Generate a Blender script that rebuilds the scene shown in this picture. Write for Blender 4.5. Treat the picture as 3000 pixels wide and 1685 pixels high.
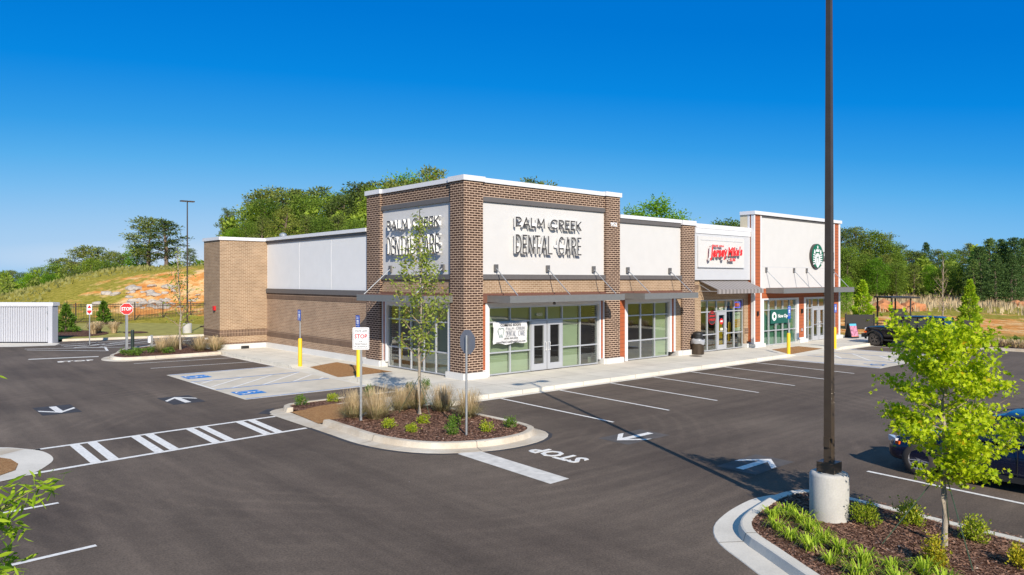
import bpy, math, random
from mathutils import Vector, Matrix
R_ = math.radians
sc = bpy.context.scene
for o in list(bpy.data.objects): bpy.data.objects.remove(o)
COL = sc.collection
random.seed(7)

# ------------------------------------------------------------------ camera
AX = R_(48.4908)                       # view heading, measured from +Y towards +X ... forward = (cos, sin)
FW = Vector((math.cos(AX), math.sin(AX), 0)); RT = Vector((math.sin(AX), -math.cos(AX), 0))
cam = bpy.data.cameras.new('camera'); camo = bpy.data.objects.new('camera', cam); COL.objects.link(camo)
camo.location = (-17.37, -22.42, 4.0)
camo.rotation_euler = (R_(90), 0, AX - R_(90))
cam.sensor_width = 36; cam.lens = 2155/3000*36; cam.shift_y = -22.5/3000; cam.clip_end = 3000; cam.clip_start = 0.1
sc.camera = camo
# ------------------------------------------------------------------ sky, sun, exposure
EXPO = 0.35
SUN_AZ, SUN_EL = R_(64.5), R_(30)      # direction in which shadows fall, sun height
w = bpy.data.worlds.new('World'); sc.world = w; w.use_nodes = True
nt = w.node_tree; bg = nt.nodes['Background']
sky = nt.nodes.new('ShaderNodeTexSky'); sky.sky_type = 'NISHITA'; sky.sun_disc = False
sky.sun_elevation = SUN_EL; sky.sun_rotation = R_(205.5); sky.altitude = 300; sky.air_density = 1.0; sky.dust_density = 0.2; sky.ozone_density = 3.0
# the Nishita sky, graded to the deep saturated blue of the photograph by its own brightness, its unseen overhead part greyed to cut the blue fill
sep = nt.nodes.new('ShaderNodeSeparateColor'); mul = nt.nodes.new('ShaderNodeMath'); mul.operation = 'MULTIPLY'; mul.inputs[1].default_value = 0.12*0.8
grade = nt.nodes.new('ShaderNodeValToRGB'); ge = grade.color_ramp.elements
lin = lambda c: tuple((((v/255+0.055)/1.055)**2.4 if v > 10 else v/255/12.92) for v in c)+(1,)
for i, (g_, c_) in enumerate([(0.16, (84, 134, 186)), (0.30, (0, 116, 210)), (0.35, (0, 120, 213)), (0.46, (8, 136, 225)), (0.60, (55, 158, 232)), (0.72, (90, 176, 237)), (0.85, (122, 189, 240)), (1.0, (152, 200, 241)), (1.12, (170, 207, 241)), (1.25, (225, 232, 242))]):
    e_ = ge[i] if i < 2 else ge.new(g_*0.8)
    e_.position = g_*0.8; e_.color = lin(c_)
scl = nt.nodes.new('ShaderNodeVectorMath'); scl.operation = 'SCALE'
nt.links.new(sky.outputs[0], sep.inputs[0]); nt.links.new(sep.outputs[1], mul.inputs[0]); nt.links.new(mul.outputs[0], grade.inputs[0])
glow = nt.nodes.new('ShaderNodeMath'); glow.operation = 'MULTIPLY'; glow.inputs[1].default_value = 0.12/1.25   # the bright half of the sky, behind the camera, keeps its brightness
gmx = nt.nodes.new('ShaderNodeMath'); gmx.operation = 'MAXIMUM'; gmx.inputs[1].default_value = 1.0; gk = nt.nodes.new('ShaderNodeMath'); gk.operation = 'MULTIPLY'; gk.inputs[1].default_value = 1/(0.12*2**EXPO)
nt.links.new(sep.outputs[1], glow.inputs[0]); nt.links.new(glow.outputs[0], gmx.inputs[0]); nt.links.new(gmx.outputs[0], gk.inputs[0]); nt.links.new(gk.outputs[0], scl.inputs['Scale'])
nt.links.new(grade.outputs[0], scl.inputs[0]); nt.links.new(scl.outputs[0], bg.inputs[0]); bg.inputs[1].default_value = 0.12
sl = bpy.data.lights.new('sun', 'SUN'); sl.energy = 4.6; sl.angle = R_(0.5); sl.color = (1.0, 0.91, 0.79)
so = bpy.data.objects.new('sun', sl); COL.objects.link(so)
so.rotation_euler = Vector((math.cos(SUN_AZ)*math.cos(SUN_EL), math.sin(SUN_AZ)*math.cos(SUN_EL), -math.sin(SUN_EL))).to_track_quat('-Z', 'Y').to_euler()
sc.view_settings.view_transform = 'Standard'; sc.view_settings.look = 'None'; sc.view_settings.exposure = EXPO; sc.view_settings.gamma = 1
sc.render.engine = 'CYCLES'
sc.cycles.max_bounces = 6; sc.cycles.transparent_max_bounces = 12

# ------------------------------------------------------------------ helpers
def S(r, g, b):
    f = lambda c: ((c/255+0.055)/1.055)**2.4 if c > 10 else c/255/12.92
    return (f(r), f(g), f(b), 1)
def sc_(c, k): return (c[0]*k, c[1]*k, c[2]*k, 1)

class MB:
    def __init__(s): s.v = []; s.f = []; s.m = []; s.uv = []
    def face(s, pts, m=0, uv=None):
        n = len(s.v); s.v += [tuple(p) for p in pts]; s.f.append(tuple(range(n, n+len(pts)))); s.m.append(m)
        if uv is None:
            a = Vector(pts[1])-Vector(pts[0]); b = Vector(pts[2])-Vector(pts[0]); N = a.cross(b)
            ax = max(range(3), key=lambda i: abs(N[i]))
            uv = [((p[1], p[2]) if ax == 0 else (p[0], p[2]) if ax == 1 else (p[0], p[1])) for p in pts]
        s.uv += list(uv); return s
    def box(s, x0, x1, y0, y1, z0, z1, m=0, skip=''):
        a, b, c, d = (x0, y0), (x1, y0), (x1, y1), (x0, y1)
        P = lambda q, z: (q[0], q[1], z)
        if 'b' not in skip: s.face([P(a, z0), P(d, z0), P(c, z0), P(b, z0)], m)
        if 't' not in skip: s.face([P(a, z1), P(b, z1), P(c, z1), P(d, z1)], m)
        for p, q in ((a, b), (b, c), (c, d), (d, a)): s.face([P(p, z0), P(q, z0), P(q, z1), P(p, z1)], m)
        return s
    def obox(s, c, u, v, w_, hu, hv, hw, m=0):
        c, u, v, w_ = map(Vector, (c, u, v, w_)); u = u.normalized()*hu; v = v.normalized()*hv; w_ = w_.normalized()*hw
        C = lambda i, j, k: c+u*i+v*j+w_*k
        for q in (((-1,-1,-1),(-1,1,-1),(1,1,-1),(1,-1,-1)), ((-1,-1,1),(1,-1,1),(1,1,1),(-1,1,1)), ((-1,-1,-1),(1,-1,-1),(1,-1,1),(-1,-1,1)),
                  ((1,-1,-1),(1,1,-1),(1,1,1),(1,-1,1)), ((1,1,-1),(-1,1,-1),(-1,1,1),(1,1,1)), ((-1,1,-1),(-1,-1,-1),(-1,-1,1),(-1,1,1))):
            s.face([C(*k) for k in q], m)
        return s
    def tube(s, pts, radii, n=8, m=0, caps=True):
        pts = [Vector(p) for p in pts]
        if not isinstance(radii, (list, tuple)): radii = [radii]*len(pts)
        rings = []
        for i, p in enumerate(pts):
            t = (pts[min(i+1, len(pts)-1)]-pts[max(i-1, 0)]).normalized()
            a = t.cross(Vector((0, 0, 1)))
            if a.length < 0.05: a = t.cross(Vector((0, 1, 0)))
            a.normalize(); b = t.cross(a)
            rings.append([p+(a*math.cos(2*math.pi*k/n)+b*math.sin(2*math.pi*k/n))*radii[i] for k in range(n)])
        base = len(s.v)
        for r in rings: s.v += [tuple(q) for q in r]
        for i in range(len(rings)-1):
            for k in range(n):
                k2 = (k+1) % n
                s.f.append((base+i*n+k, base+i*n+k2, base+(i+1)*n+k2, base+(i+1)*n+k)); s.m.append(m)
                s.uv += [(k/n, i), ((k+1)/n, i), ((k+1)/n, i+1), (k/n, i+1)]
        if caps:
            for r, rev in ((0, False), (len(rings)-1, True)):
                idx = [base+r*n+k for k in range(n)]
                s.f.append(tuple(reversed(idx)) if rev else tuple(idx)); s.m.append(m); s.uv += [(0, 0)]*n
        return s
    def lathe(s, c, prof, n=24, m=0):
        base = len(s.v)
        for r, z in prof:
            for k in range(n): s.v.append((c[0]+r*math.cos(2*math.pi*k/n), c[1]+r*math.sin(2*math.pi*k/n), c[2]+z))
        for i in range(len(prof)-1):
            for k in range(n):
                k2 = (k+1) % n
                s.f.append((base+i*n+k, base+i*n+k2, base+(i+1)*n+k2, base+(i+1)*n+k)); s.m.append(m)
                s.uv += [(k/n*3, prof[i][1]), ((k+1)/n*3, prof[i][1]), ((k+1)/n*3, prof[i+1][1]), (k/n*3, prof[i+1][1])]
        s.f.append(tuple(base+(len(prof)-1)*n+k for k in range(n))); s.m.append(m); s.uv += [(0, 0)]*n
        return s
    def prism(s, poly, fn, d0, d1, m=0):
        """poly in (a,b); fn(a,b,d)->xyz ; extruded from d0 to d1"""
        s.face([fn(a, b, d1) for a, b in poly], m); s.face([fn(a, b, d0) for a, b in reversed(poly)], m)
        n = len(poly)
        for i in range(n):
            a, b = poly[i], poly[(i+1) % n]
            s.face([fn(a[0], a[1], d0), fn(b[0], b[1], d0), fn(b[0], b[1], d1), fn(a[0], a[1], d1)], m)
        return s
    def build(s, name, mats, parent=None, smooth=False, loc=None, weld=False):
        me = bpy.data.meshes.new(name); me.from_pydata(s.v, [], s.f)
        if not isinstance(mats, (list, tuple)): mats = [mats]
        for m in mats: me.materials.append(m)
        me.polygons.foreach_set('material_index', s.m)
        ul = me.uv_layers.new(name='UVMap'); ul.data.foreach_set('uv', [c for p in s.uv for c in p])
        if smooth: me.polygons.foreach_set('use_smooth', [True]*len(s.f))
        me.update()
        o = bpy.data.objects.new(name, me); COL.objects.link(o)
        if parent is not None: o.parent = parent
        if loc is not None: o.location = loc
        return o

def tag(o, label=None, cat=None, group=None, kind=None):
    if label: o['label'] = label
    if cat: o['category'] = cat
    if group: o['group'] = group
    if kind: o['kind'] = kind
    return o
def thing(name, label, cat, loc=(0, 0, 0), rz=0, group=None):
    o = bpy.data.objects.new(name, None); COL.objects.link(o); o.location = loc; o.rotation_euler = (0, 0, rz); o.empty_display_size = 0.2
    return tag(o, label, cat, group)
def struct(o): o['kind'] = 'structure'; return o
def copy_tree(o, parent=None):
    c = o.copy(); COL.objects.link(c)
    if parent is not None: c.parent = parent
    for ch in [x for x in bpy.data.objects if x.parent == o]: copy_tree(ch, c)
    return c

# ------------------------------------------------------------------ materials
def newmat(name):
    m = bpy.data.materials.new(name); m.use_nodes = True
    return m, m.node_tree, m.node_tree.nodes['Principled BSDF']
def N(t, typ, **kw):
    n = t.nodes.new(typ)
    for k, v in kw.items():
        if k in n.inputs: n.inputs[k].default_value = v
        else: setattr(n, k, v)
    return n
def ramp(t, src, stops):
    r = t.nodes.new('ShaderNodeValToRGB'); e = r.color_ramp.elements
    while len(e) > 1: e.remove(e[-1])
    e[0].position, e[0].color = stops[0]
    for p, c in stops[1:]:
        q = e.new(p); q.color = c
    t.links.new(src, r.inputs[0]); return r
def mixc(t, fac, a, b, blend='MIX'):
    n = t.nodes.new('ShaderNodeMix'); n.data_type = 'RGBA'; n.blend_type = blend
    for k, x in ((0, fac), (6, a), (7, b)):
        if hasattr(x, 'is_linked') or hasattr(x, 'links'): t.links.new(x, n.inputs[k])
        else: n.inputs[k].default_value = x
    return n.outputs[2]
def paint(name, col, rough=0.5, metal=0.0, var=0.06, scale=6.0, bump=0.0, bscale=60, spec=0.5):
    m, t, b = newmat(name)
    tc = N(t, 'ShaderNodeTexCoord'); no = N(t, 'ShaderNodeTexNoise', Scale=scale, Detail=6.0); t.links.new(tc.outputs['Object'], no.inputs['Vector'])
    r = ramp(t, no.outputs['Fac'], [(0.3, sc_(col, 1-var)), (0.7, sc_(col, 1+var))]); t.links.new(r.outputs[0], b.inputs['Base Color'])
    b.inputs['Roughness'].default_value = rough; b.inputs['Metallic'].default_value = metal; b.inputs['Specular IOR Level'].default_value = spec
    if bump:
        n2 = N(t, 'ShaderNodeTexNoise', Scale=bscale, Detail=5.0); t.links.new(tc.outputs['Object'], n2.inputs['Vector'])
        bp = N(t, 'ShaderNodeBump', Strength=bump, Distance=0.02); t.links.new(n2.outputs['Fac'], bp.inputs['Height']); t.links.new(bp.outputs[0], b.inputs['Normal'])
    return m
def brick(name, c1, c2, mortar, bw=0.24, bh=0.08, ms=0.012, rot=False):
    m, t, b = newmat(name)
    tc = N(t, 'ShaderNodeTexCoord'); mp = N(t, 'ShaderNodeMapping')
    if rot: mp.inputs['Rotation'].default_value = (0, 0, R_(90))
    t.links.new(tc.outputs['UV'], mp.inputs[0])
    br = N(t, 'ShaderNodeTexBrick'); t.links.new(mp.outputs[0], br.inputs['Vector'])
    br.inputs['Scale'].default_value = 1; br.inputs['Brick Width'].default_value = bw; br.inputs['Row Height'].default_value = bh
    br.inputs['Mortar Size'].default_value = ms; br.inputs['Mortar Smooth'].default_value = 0.1; br.inputs['Bias'].default_value = 0.0
    br.inputs['Color1'].default_value = c1; br.inputs['Color2'].default_value = c2; br.inputs['Mortar'].default_value = mortar
    if rot: br.offset = 0.0
    no = N(t, 'ShaderNodeTexNoise', Scale=1.2, Detail=8.0); t.links.new(tc.outputs['UV'], no.inputs['Vector'])
    r = ramp(t, no.outputs['Fac'], [(0.3, (0.86, 0.86, 0.86, 1)), (0.7, (1.1, 1.1, 1.1, 1))])
    t.links.new(mixc(t, 1.0, br.outputs['Color'], r.outputs[0], 'MULTIPLY'), b.inputs['Base Color'])
    b.inputs['Roughness'].default_value = 0.9; b.inputs['Specular IOR Level'].default_value = 0.2
    bp = N(t, 'ShaderNodeBump', Strength=0.6, Distance=0.01); bp.invert = True; t.links.new(br.outputs['Fac'], bp.inputs['Height']); t.links.new(bp.outputs[0], b.inputs['Normal'])
    return m
def leafmat(name, ca, cb, cc=None, trans=0.35, rough=0.5, vary=False):
    m, t, b = newmat(name)
    g = N(t, 'ShaderNodeNewGeometry'); st = [(0.0, ca), (0.6, cb)]
    if cc: st.append((0.97, cb)); st.append((1.0, cc))
    r = ramp(t, g.outputs['Random Per Island'], st)
    oi = N(t, 'ShaderNodeObjectInfo'); r2 = ramp(t, oi.outputs['Random'], [(0, (0.93, 0.93, 0.92, 1)), (1, (1.08, 1.06, 1.04, 1))] if not vary else [(0, (0.55, 0.62, 0.62, 1)), (0.5, (0.95, 0.95, 0.9, 1)), (1, (1.32, 1.18, 1.0, 1))])
    c = mixc(t, 1.0, r.outputs[0], r2.outputs[0], 'MULTIPLY')
    t.links.new(c, b.inputs['Base Color']); b.inputs['Roughness'].default_value = rough; b.inputs['Specular IOR Level'].default_value = 0.3
    tr = N(t, 'ShaderNodeBsdfTranslucent'); t.links.new(c, tr.inputs[0])
    mx = N(t, 'ShaderNodeMixShader'); mx.inputs[0].default_value = trans
    out = t.nodes['Material Output']; t.links.new(b.outputs[0], mx.inputs[1]); t.links.new(tr.outputs[0], mx.inputs[2]); t.links.new(mx.outputs[0], out.inputs[0])
    return m
def glassmat(name, tint, gloss=0.1):
    m, t, b = newmat(name); t.nodes.remove(b); out = t.nodes['Material Output']
    tr = N(t, 'ShaderNodeBsdfTransparent'); tr.inputs[0].default_value = tint
    gl = N(t, 'ShaderNodeBsdfGlossy'); gl.inputs['Roughness'].default_value = 0.0; gl.inputs['Color'].default_value = (0.95, 1, 0.97, 1)
    tc = N(t, 'ShaderNodeTexCoord'); no = N(t, 'ShaderNodeTexNoise', Scale=0.7, Detail=1.0); t.links.new(tc.outputs['Object'], no.inputs['Vector'])
    bp = N(t, 'ShaderNodeBump', Strength=0.05, Distance=0.05); t.links.new(no.outputs['Fac'], bp.inputs['Height']); t.links.new(bp.outputs[0], gl.inputs['Normal'])
    lw = N(t, 'ShaderNodeFresnel', IOR=1.55); ma = N(t, 'ShaderNodeMath', operation='ADD'); ma.inputs[1].default_value = gloss; t.links.new(lw.outputs[0], ma.inputs[0])
    mx = N(t, 'ShaderNodeMixShader'); t.links.new(ma.outputs[0], mx.inputs[0]); t.links.new(tr.outputs[0], mx.inputs[1]); t.links.new(gl.outputs[0], mx.inputs[2]); t.links.new(mx.outputs[0], out.inputs[0])
    return m
def emis(name, col, k):
    m, t, b = newmat(name); b.inputs['Base Color'].default_value = col; b.inputs['Emission Color'].default_value = col; b.inputs['Emission Strength'].default_value = k; return m

def asphalt():
    m, t, b = newmat('asphalt')
    tc = N(t, 'ShaderNodeTexCoord'); O = tc.outputs['Object']
    big = N(t, 'ShaderNodeTexNoise', Scale=0.16, Detail=5.0, Roughness=0.6); t.links.new(O, big.inputs['Vector'])
    mp = N(t, 'ShaderNodeMapping'); mp.inputs['Rotation'].default_value = (0, 0, R_(4)); mp.inputs['Scale'].default_value = (0.12, 1.5, 1); t.links.new(O, mp.inputs[0])
    st = N(t, 'ShaderNodeTexNoise', Scale=1.3, Detail=4.0, Roughness=0.6); t.links.new(mp.outputs[0], st.inputs['Vector'])
    mp2 = N(t, 'ShaderNodeMapping'); mp2.inputs['Rotation'].default_value = (0, 0, R_(-8)); mp2.inputs['Scale'].default_value = (1.6, 0.13, 1); t.links.new(O, mp2.inputs[0])
    st2 = N(t, 'ShaderNodeTexNoise', Scale=1.1, Detail=4.0, Roughness=0.6); t.links.new(mp2.outputs[0], st2.inputs['Vector'])
    # curved tyre scuffs
    mp3 = N(t, 'ShaderNodeMapping'); mp3.inputs['Location'].default_value = (5.5, 5.0, 0); t.links.new(O, mp3.inputs[0])
    wv = N(t, 'ShaderNodeTexWave'); wv.wave_type = 'RINGS'; wv.rings_direction = 'Z'; wv.inputs['Scale'].default_value = 0.62; wv.inputs['Distortion'].default_value = 3.5; wv.inputs['Detail'].default_value = 4; wv.inputs['Detail Scale'].default_value = 0.7
    t.links.new(mp3.outputs[0], wv.inputs['Vector'])
    fine = N(t, 'ShaderNodeTexNoise', Scale=30.0, Detail=3.0, Roughness=0.8); t.links.new(O, fine.inputs['Vector'])
    sp = N(t, 'ShaderNodeTexVoronoi', Scale=1.6); t.links.new(O, sp.inputs['Vector'])
    c = ramp(t, big.outputs['Fac'], [(0.3, S(80, 69, 60)), (0.7, S(112, 99, 86))]).outputs[0]
    sep = N(t, 'ShaderNodeSeparateXYZ'); t.links.new(O, sep.inputs[0])
    lane = N(t, 'ShaderNodeMapRange'); lane.inputs['From Min'].default_value = -9.5; lane.inputs['From Max'].default_value = -7.0; t.links.new(sep.outputs[0], lane.inputs['Value'])
    sA = ramp(t, st.outputs['Fac'], [(0.35, (0.86, 0.86, 0.86, 1)), (0.66, (1.14, 1.14, 1.14, 1))]).outputs[0]
    sB = ramp(t, st2.outputs['Fac'], [(0.35, (0.84, 0.84, 0.84, 1)), (0.66, (1.18, 1.18, 1.18, 1))]).outputs[0]
    c = mixc(t, 1.0, c, mixc(t, lane.outputs[0], sB, sA), 'MULTIPLY')
    msk = N(t, 'ShaderNodeTexNoise', Scale=0.22, Detail=2.0); mk = N(t, 'ShaderNodeMapping'); mk.inputs['Location'].default_value = (31, 7, 0); t.links.new(O, mk.inputs[0]); t.links.new(mk.outputs[0], msk.inputs['Vector'])
    mr = ramp(t, msk.outputs['Fac'], [(0.45, (0, 0, 0, 1)), (0.6, (1, 1, 1, 1))]).outputs[0]
    c = mixc(t, mr, c, mixc(t, 1.0, c, ramp(t, wv.outputs['Fac'], [(0.3, (0.965, 0.965, 0.965, 1)), (0.7, (1.0, 1.0, 1.0, 1)), (0.95, (1.11, 1.105, 1.10, 1))]).outputs[0], 'MULTIPLY'))
    c = mixc(t, 1.0, c, ramp(t, fine.outputs['Fac'], [(0.3, (0.62, 0.62, 0.62, 1)), (0.7, (1.4, 1.4, 1.4, 1))]).outputs[0], 'MULTIPLY')
    mid = N(t, 'ShaderNodeTexNoise', Scale=5.0, Detail=6.0, Roughness=0.75); t.links.new(O, mid.inputs['Vector'])
    c = mixc(t, 1.0, c, ramp(t, mid.outputs['Fac'], [(0.35, (0.91, 0.91, 0.91, 1)), (0.65, (1.09, 1.09, 1.09, 1))]).outputs[0], 'MULTIPLY')
    c = mixc(t, ramp(t, sp.outputs['Distance'], [(0.0, (0.9, 0.9, 0.9, 1)), (0.022, (0, 0, 0, 1))]).outputs[0], c, (0.6, 0.58, 0.55, 1))
    t.links.new(c, b.inputs['Base Color']); b.inputs['Roughness'].default_value = 0.88; b.inputs['Specular IOR Level'].default_value = 0.25
    bp = N(t, 'ShaderNodeBump', Strength=0.5, Distance=0.01); t.links.new(fine.outputs['Fac'], bp.inputs['Height']); t.links.new(bp.outputs[0], b.inputs['Normal'])
    return m
def concrete(name, col, joints=None, stain=0.12, warm=None, jw=0.012):
    m, t, b = newmat(name)
    tc = N(t, 'ShaderNodeTexCoord'); O = tc.outputs['Object']
    no = N(t, 'ShaderNodeTexNoise', Scale=0.8, Detail=8.0, Roughness=0.65); t.links.new(O, no.inputs['Vector'])
    c = ramp(t, no.outputs['Fac'], [(0.3, sc_(warm or col, 1-stain)), (0.65, sc_(col, 1+stain*0.5))]).outputs[0]
    f = N(t, 'ShaderNodeTexNoise', Scale=40.0, Detail=3.0); t.links.new(O, f.inputs['Vector'])
    c = mixc(t, 1.0, c, ramp(t, f.outputs['Fac'], [(0.3, (0.93, 0.93, 0.93, 1)), (0.7, (1.05, 1.05, 1.05, 1))]).outputs[0], 'MULTIPLY')
    if joints:
        br = N(t, 'ShaderNodeTexBrick'); t.links.new(tc.outputs['UV'], br.inputs['Vector']); br.offset = 0
        br.inputs['Scale'].default_value = 1; br.inputs['Brick Width'].default_value = joints[0]; br.inputs['Row Height'].default_value = joints[1]; br.inputs['Mortar Size'].default_value = jw
        br.inputs['Color1'].default_value = (1, 1, 1, 1); br.inputs['Color2'].default_value = (0.95, 0.95, 0.94, 1); br.inputs['Mortar'].default_value = (0.45, 0.43, 0.4, 1)
        c = mixc(t, 1.0, c, br.outputs['Color'], 'MULTIPLY')
    t.links.new(c, b.inputs['Base Color']); b.inputs['Roughness'].default_value = 0.85; b.inputs['Specular IOR Level'].default_value = 0.25
    bp = N(t, 'ShaderNodeBump', Strength=0.15, Distance=0.01); t.links.new(f.outputs['Fac'], bp.inputs['Height']); t.links.new(bp.outputs[0], b.inputs['Normal'])
    return m
def mulchmat(name, a, b_, c_):
    m, t, b = newmat(name); tc = N(t, 'ShaderNodeTexCoord'); O = tc.outputs['Object']
    v = N(t, 'ShaderNodeTexVoronoi', Scale=28.0); t.links.new(O, v.inputs['Vector'])
    n = N(t, 'ShaderNodeTexNoise', Scale=45.0, Detail=4.0); t.links.new(O, n.inputs['Vector'])
    sx = N(t, 'ShaderNodeSeparateColor'); t.links.new(v.outputs['Color'], sx.inputs[0])
    c = ramp(t, sx.outputs[0], [(0.0, a), (0.55, b_), (1.0, c_)]).outputs[0]
    c = mixc(t, 1.0, c, ramp(t, n.outputs['Fac'], [(0.35, (0.6, 0.6, 0.6, 1)), (0.65, (1.3, 1.3, 1.3, 1))]).outputs[0], 'MULTIPLY')
    t.links.new(c, b.inputs['Base Color']); b.inputs['Roughness'].default_value = 0.95; b.inputs['Specular IOR Level'].default_value = 0.1
    bp = N(t, 'ShaderNodeBump', Strength=0.9, Distance=0.03); t.links.new(n.outputs['Fac'], bp.inputs['Height']); t.links.new(bp.outputs[0], b.inputs['Normal'])
    return m
def terrainmat():
    m, t, b = newmat('terrain'); tc = N(t, 'ShaderNodeTexCoord'); O = tc.outputs['Object']
    n1 = N(t, 'ShaderNodeTexNoise', Scale=0.12, Detail=8.0, Roughness=0.65); t.links.new(O, n1.inputs['Vector'])
    n2 = N(t, 'ShaderNodeTexNoise', Scale=2.2, Detail=6.0, Roughness=0.7); t.links.new(O, n2.inputs['Vector'])
    at = N(t, 'ShaderNodeAttribute'); at.attribute_name = 'clay'; at2 = N(t, 'ShaderNodeAttribute'); at2.attribute_name = 'dry'
    g = ramp(t, n2.outputs['Fac'], [(0.3, S(112, 108, 38)), (0.5, S(152, 142, 58)), (0.75, S(186, 164, 86))]).outputs[0]
    dry = ramp(t, n2.outputs['Fac'], [(0.3, S(140, 112, 82)), (0.7, S(190, 165, 125))]).outputs[0]
    n3 = N(t, 'ShaderNodeTexNoise', Scale=0.45, Detail=7.0, Roughness=0.7); t.links.new(O, n3.inputs['Vector'])
    cl = ramp(t, n3.outputs['Fac'], [(0.32, S(200, 122, 60)), (0.48, S(224, 158, 88)), (0.58, S(236, 196, 138)), (0.68, S(205, 180, 140))]).outputs[0]
    cl = mixc(t, 1.0, cl, ramp(t, n2.outputs['Fac'], [(0.3, (0.75, 0.72, 0.7, 1)), (0.7, (1.15, 1.15, 1.15, 1))]).outputs[0], 'MULTIPLY')
    def mask(a, lo, hi):
        ma = N(t, 'ShaderNodeMath', operation='ADD'); t.links.new(a, ma.inputs[0])
        ms = N(t, 'ShaderNodeMath', operation='MULTIPLY_ADD'); t.links.new(n1.outputs['Fac'], ms.inputs[0]); ms.inputs[1].default_value = 2.2; ms.inputs[2].default_value = -1.1
        t.links.new(ms.outputs[0], ma.inputs[1]); return ramp(t, ma.outputs[0], [(lo, (0, 0, 0, 1)), (hi, (1, 1, 1, 1))]).outputs[0]
    c = mixc(t, mask(at2.outputs['Fac'], 0.4, 0.6), g, dry)
    c = mixc(t, mask(at.outputs['Fac'], 0.45, 0.58), c, cl)
    t.links.new(c, b.inputs['Base Color']); b.inputs['Roughness'].default_value = 1; b.inputs['Specular IOR Level'].default_value = 0.05
    bp = N(t, 'ShaderNodeBump', Strength=0.8, Distance=0.25); t.links.new(n2.outputs['Fac'], bp.inputs['Height']); t.links.new(bp.outputs[0], b.inputs['Normal'])
    return m
def siding(name, col):
    m, t, b = newmat(name); tc = N(t, 'ShaderNodeTexCoord')
    br = N(t, 'ShaderNodeTexBrick'); t.links.new(tc.outputs['UV'], br.inputs['Vector']); br.offset = 0
    br.inputs['Scale'].default_value = 1; br.inputs['Brick Width'].default_value = 60; br.inputs['Row Height'].default_value = 0.2; br.inputs['Mortar Size'].default_value = 0.01
    br.inputs['Color1'].default_value = col; br.inputs['Color2'].default_value = sc_(col, 0.95); br.inputs['Mortar'].default_value = sc_(col, 0.45)
    t.links.new(br.outputs['Color'], b.inputs['Base Color']); b.inputs['Roughness'].default_value = 0.6
    bp = N(t, 'ShaderNodeBump', Strength=0.5, Distance=0.01); bp.invert = True; t.links.new(br.outputs['Fac'], bp.inputs['Height']); t.links.new(bp.outputs[0], b.inputs['Normal'])
    return m

M = {}
M['asphalt'] = asphalt()
M['seal'] = paint('dark_sealer', (0.045, 0.042, 0.045, 1), 0.85, var=0.25, scale=3)
M['walk'] = concrete('sidewalk_concrete', (0.70, 0.655, 0.555, 1), joints=(1.55, 1.75))
M['pad'] = concrete('pad_concrete', (0.64, 0.57, 0.46, 1), stain=0.14, warm=(0.60, 0.54, 0.43, 1))
M['kerb'] = concrete('kerb_concrete', (0.60, 0.55, 0.46, 1), stain=0.2, warm=(0.56, 0.45, 0.32, 1))
M['kerb_new'] = concrete('kerb_pale', (0.68, 0.63, 0.54, 1), stain=0.14)
M['cast'] = concrete('cast_concrete', (0.50, 0.485, 0.45, 1), stain=0.2)
M['base'] = concrete('base_concrete', (0.66, 0.65, 0.62, 1), stain=0.06)
M['joint'] = paint('joint_grey', (0.20, 0.18, 0.15, 1), 0.9)
M['mulch'] = mulchmat('mulch', (0.045, 0.02, 0.012, 1), (0.13, 0.062, 0.04, 1), (0.30, 0.18, 0.13, 1))
M['mat'] = mulchmat('tactile_surface', (0.33, 0.17, 0.07, 1), (0.39, 0.21, 0.09, 1), (0.45, 0.26, 0.12, 1))
M['line'] = paint('road_paint_white', (0.78, 0.75, 0.69, 1), 0.7, var=0.16, scale=14)
M['line_worn'] = paint('road_paint_worn', (0.66, 0.62, 0.55, 1), 0.7, var=0.16, scale=5)
M['blue'] = paint('road_paint_blue', (0.012, 0.21, 0.60, 1), 0.7, var=0.12, scale=8)
M['terrain'] = terrainmat()
M['brick_dark'] = brick('dark_brick', (0.050, 0.028, 0.020, 1), (0.085, 0.050, 0.035, 1), (0.54, 0.39, 0.285, 1), 0.27, 0.095, 0.014)
M['brick_tan'] = brick('tan_brick', (0.27, 0.175, 0.10, 1), (0.345, 0.23, 0.14, 1), (0.54, 0.42, 0.30, 1), 0.24, 0.08, 0.010)
M['brick_brown'] = brick('brown_brick', (0.28, 0.18, 0.115, 1), (0.37, 0.245, 0.16, 1), (0.56, 0.44, 0.32, 1), 0.24, 0.08, 0.009)
M['soldier'] = brick('soldier_brick', (0.10, 0.062, 0.045, 1), (0.14, 0.088, 0.062, 1), (0.42, 0.30, 0.21, 1), 0.35, 0.085, 0.010, rot=True)
M['stucco'] = paint('stucco_white', (0.60, 0.59, 0.57, 1), 0.85, var=0.02, scale=2, bump=0.15, bscale=120)
M['stucco_grey'] = paint('stucco_grey', (0.50, 0.51, 0.53, 1), 0.85, var=0.02, scale=2, bump=0.15, bscale=120)
M['stucco_pale'] = paint('stucco_pale_grey', (0.75, 0.75, 0.74, 1), 0.85, var=0.02, scale=2, bump=0.15, bscale=120)
M['cream'] = paint('stucco_cream', (0.62, 0.54, 0.38, 1), 0.85)
M['coping'] = paint('coping_white', (0.70, 0.70, 0.71, 1), 0.45, var=0.02)
M['trim'] = paint('trim_white', (0.70, 0.70, 0.70, 1), 0.5, var=0.02)
M['band'] = paint('band_metal_grey', (0.125, 0.115, 0.11, 1), 0.55, var=0.05)
M['fascia'] = paint('fascia_grey', (0.22, 0.22, 0.21, 1), 0.45, metal=0.3, var=0.05)
M['rust'] = paint('canopy_top_rust', (0.16, 0.07, 0.045, 1), 0.6)
M['siding'] = siding('rust_siding', (0.40, 0.105, 0.035, 1))
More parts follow.
